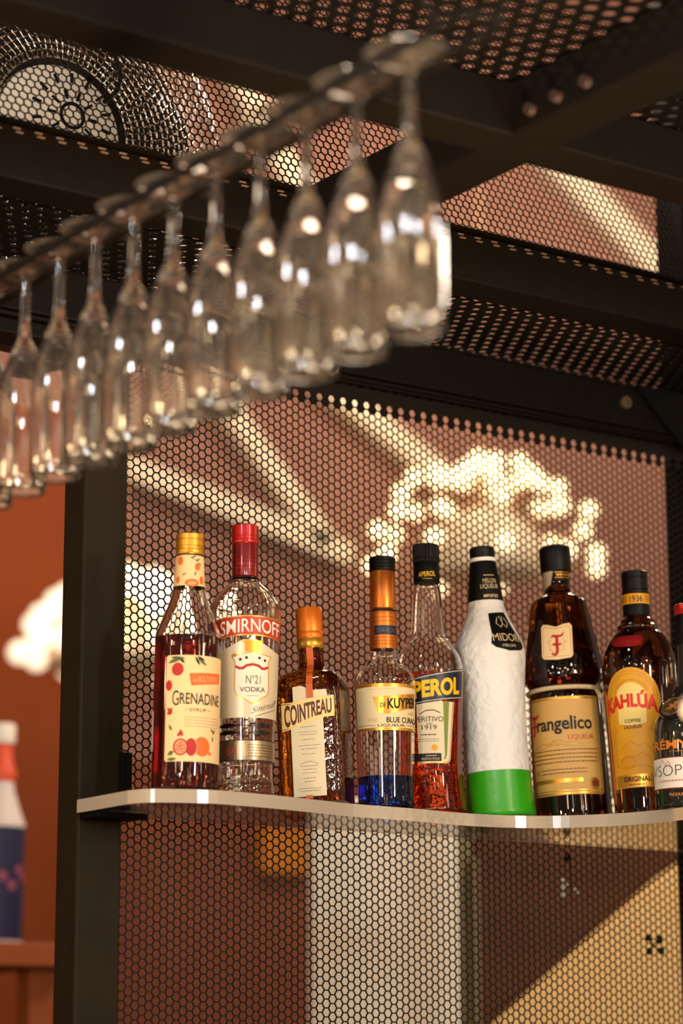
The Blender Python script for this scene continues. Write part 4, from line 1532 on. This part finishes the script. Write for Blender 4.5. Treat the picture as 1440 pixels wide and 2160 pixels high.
# hook with a crystal charm hanging from the mesh
ch = thing('hanging_charm', 'small crystal charm on a black hook hanging from the lower mesh', 'ornament', (2.082, 2.452, 1.765))
tube('hook', [(-0.006, 0.001, 0.003), (0.0, 0.004, 0.0), (0.003, 0.004, -0.006), (0.004, 0.004, -0.03), (0.004, 0.004, -0.048)], 0.0013, BLACK, ch, 8)
bm = bmesh.new()
bmesh.ops.create_uvsphere(bm, u_segments=10, v_segments=6, radius=0.004)
bmesh.ops.translate(bm, vec=(-0.002, 0.006, -0.006), verts=bm.verts)
from_bm('knot', bm, BLACK, ch, smooth=True)
for dx, dz, s in ((-0.008, -0.036, 0.0045), (-0.008, -0.044, 0.005), (-0.008, -0.053, 0.0042), (0.013, -0.046, 0.003), (0.016, -0.050, 0.0025), (-0.001, -0.040, 0.0025)):
    bm = bmesh.new()
    bmesh.ops.create_icosphere(bm, subdivisions=1, radius=s)
    bmesh.ops.translate(bm, vec=(dx, 0.006, dz), verts=bm.verts)
    from_bm('crystal', bm, mat('crystal_white', (250, 240, 224), 0.1, 0.3, emit=None), ch)

# dark blots stuck on the mesh, lower right
bl = thing('black_clip', 'small black clips gripping the mesh at the lower right', 'clip', (2.226, 2.448, 1.652))
for dx, dz in ((-0.012, 0.008), (0.008, 0.006), (-0.011, -0.010), (0.010, -0.009)):
    bm = bmesh.new()
    bm_box(bm, (dx, 0.0015, dz), (0.007, 0.005, 0.009), bevel=0.001)
    from_bm('jaw', bm, BLACK, bl)
bm = bmesh.new()
bm_tube(bm, [(-0.012, 0.0055, 0.008), (0.010, 0.0055, -0.009)], 0.001, 6)
bm_tube(bm, [(0.008, 0.0055, 0.006), (-0.011, 0.0055, -0.010)], 0.001, 6)
from_bm('spring', bm, BLACK, bl, smooth=True)

# ------------------------------------------------------------------ bottle and table at the left
tb = thing('side_table', 'orange-brown table top blurred at the bottom left', 'table', (1.95, 4.05, 0))
for nm, lo, hi in (('table_top', (-0.5, -0.3, 1.66), (0.125, 0.3, 1.70)), ('leg', (-0.45, -0.25, 0), (-0.40, -0.2, 1.66)), ('leg', (0.05, -0.25, 0), (0.10, -0.2, 1.66)), ('leg', (-0.45, 0.2, 0), (-0.40, 0.25, 1.66)), ('leg', (0.05, 0.2, 0), (0.10, 0.25, 1.66))):
    o = box(nm, lo, hi, mat('table_wood', (150, 74, 26), 0.6), tb, bevel=0.003)
lb = thing('printed_bottle', 'white and navy printed bottle with orange collar at the left frame edge', 'bottle', (2.035, 4.0, 1.7005))
cap([(0, 372), (24, 372), (25, 376), (25, 404), (22, 409), (0, 409)], WHITEP, lb)
lathe('body', MM([(0, 0), (45, 0), (46, 4), (46, 226), (42, 234), (33, 262), (25, 288), (24, 306), (0, 306)]), mat('white_plastic', (226, 212, 206), 0.45), lb, 48)
lathe('collar', MM([(0, 302), (26, 302), (28, 306), (28, 322), (24, 330), (21, 345), (20, 371), (0, 371)]), mat('orange_red_plastic', (226, 84, 48), 0.45), lb, 48)
wl = Wrap([(46.2, 0), (46.2, 226)], 0)
lw = Ink(wl, 0.5).rect(-140, 14, 140, 218).build('wrap_label', mat('deep_navy', (26, 28, 66), 0.5), lb)
k = Ink(wl, 0.9)
for u, z in ((20, 140), (34, 128), (4, 112), (-14, 128), (52, 60), (-30, 70)):
    k.disc(u, z, 9)
k.build('dot_print', mat('dull_pink', (150, 70, 96), 0.5), lw)

# ------------------------------------------------------------------ pale ball, out of focus at the right edge
pb = thing('pendant_ball', 'pale peach ball out of focus in front of the brandy bottle', 'ornament', (1.2060, 1.2777, 1.749))
bm = bmesh.new()
bmesh.ops.create_uvsphere(bm, u_segments=32, v_segments=18, radius=0.0088)
from_bm('ball', bm, mat('peach_wood', (250, 222, 196), 0.6), pb, smooth=True)
tube('cord', [(0.0, 0, 0.0), (0.05, -0.036, 0.004), (0.058, -0.04, 0.02), (0.058, -0.04, 0.7345)], 0.0012, mat('peach_wood'), pb, 6)
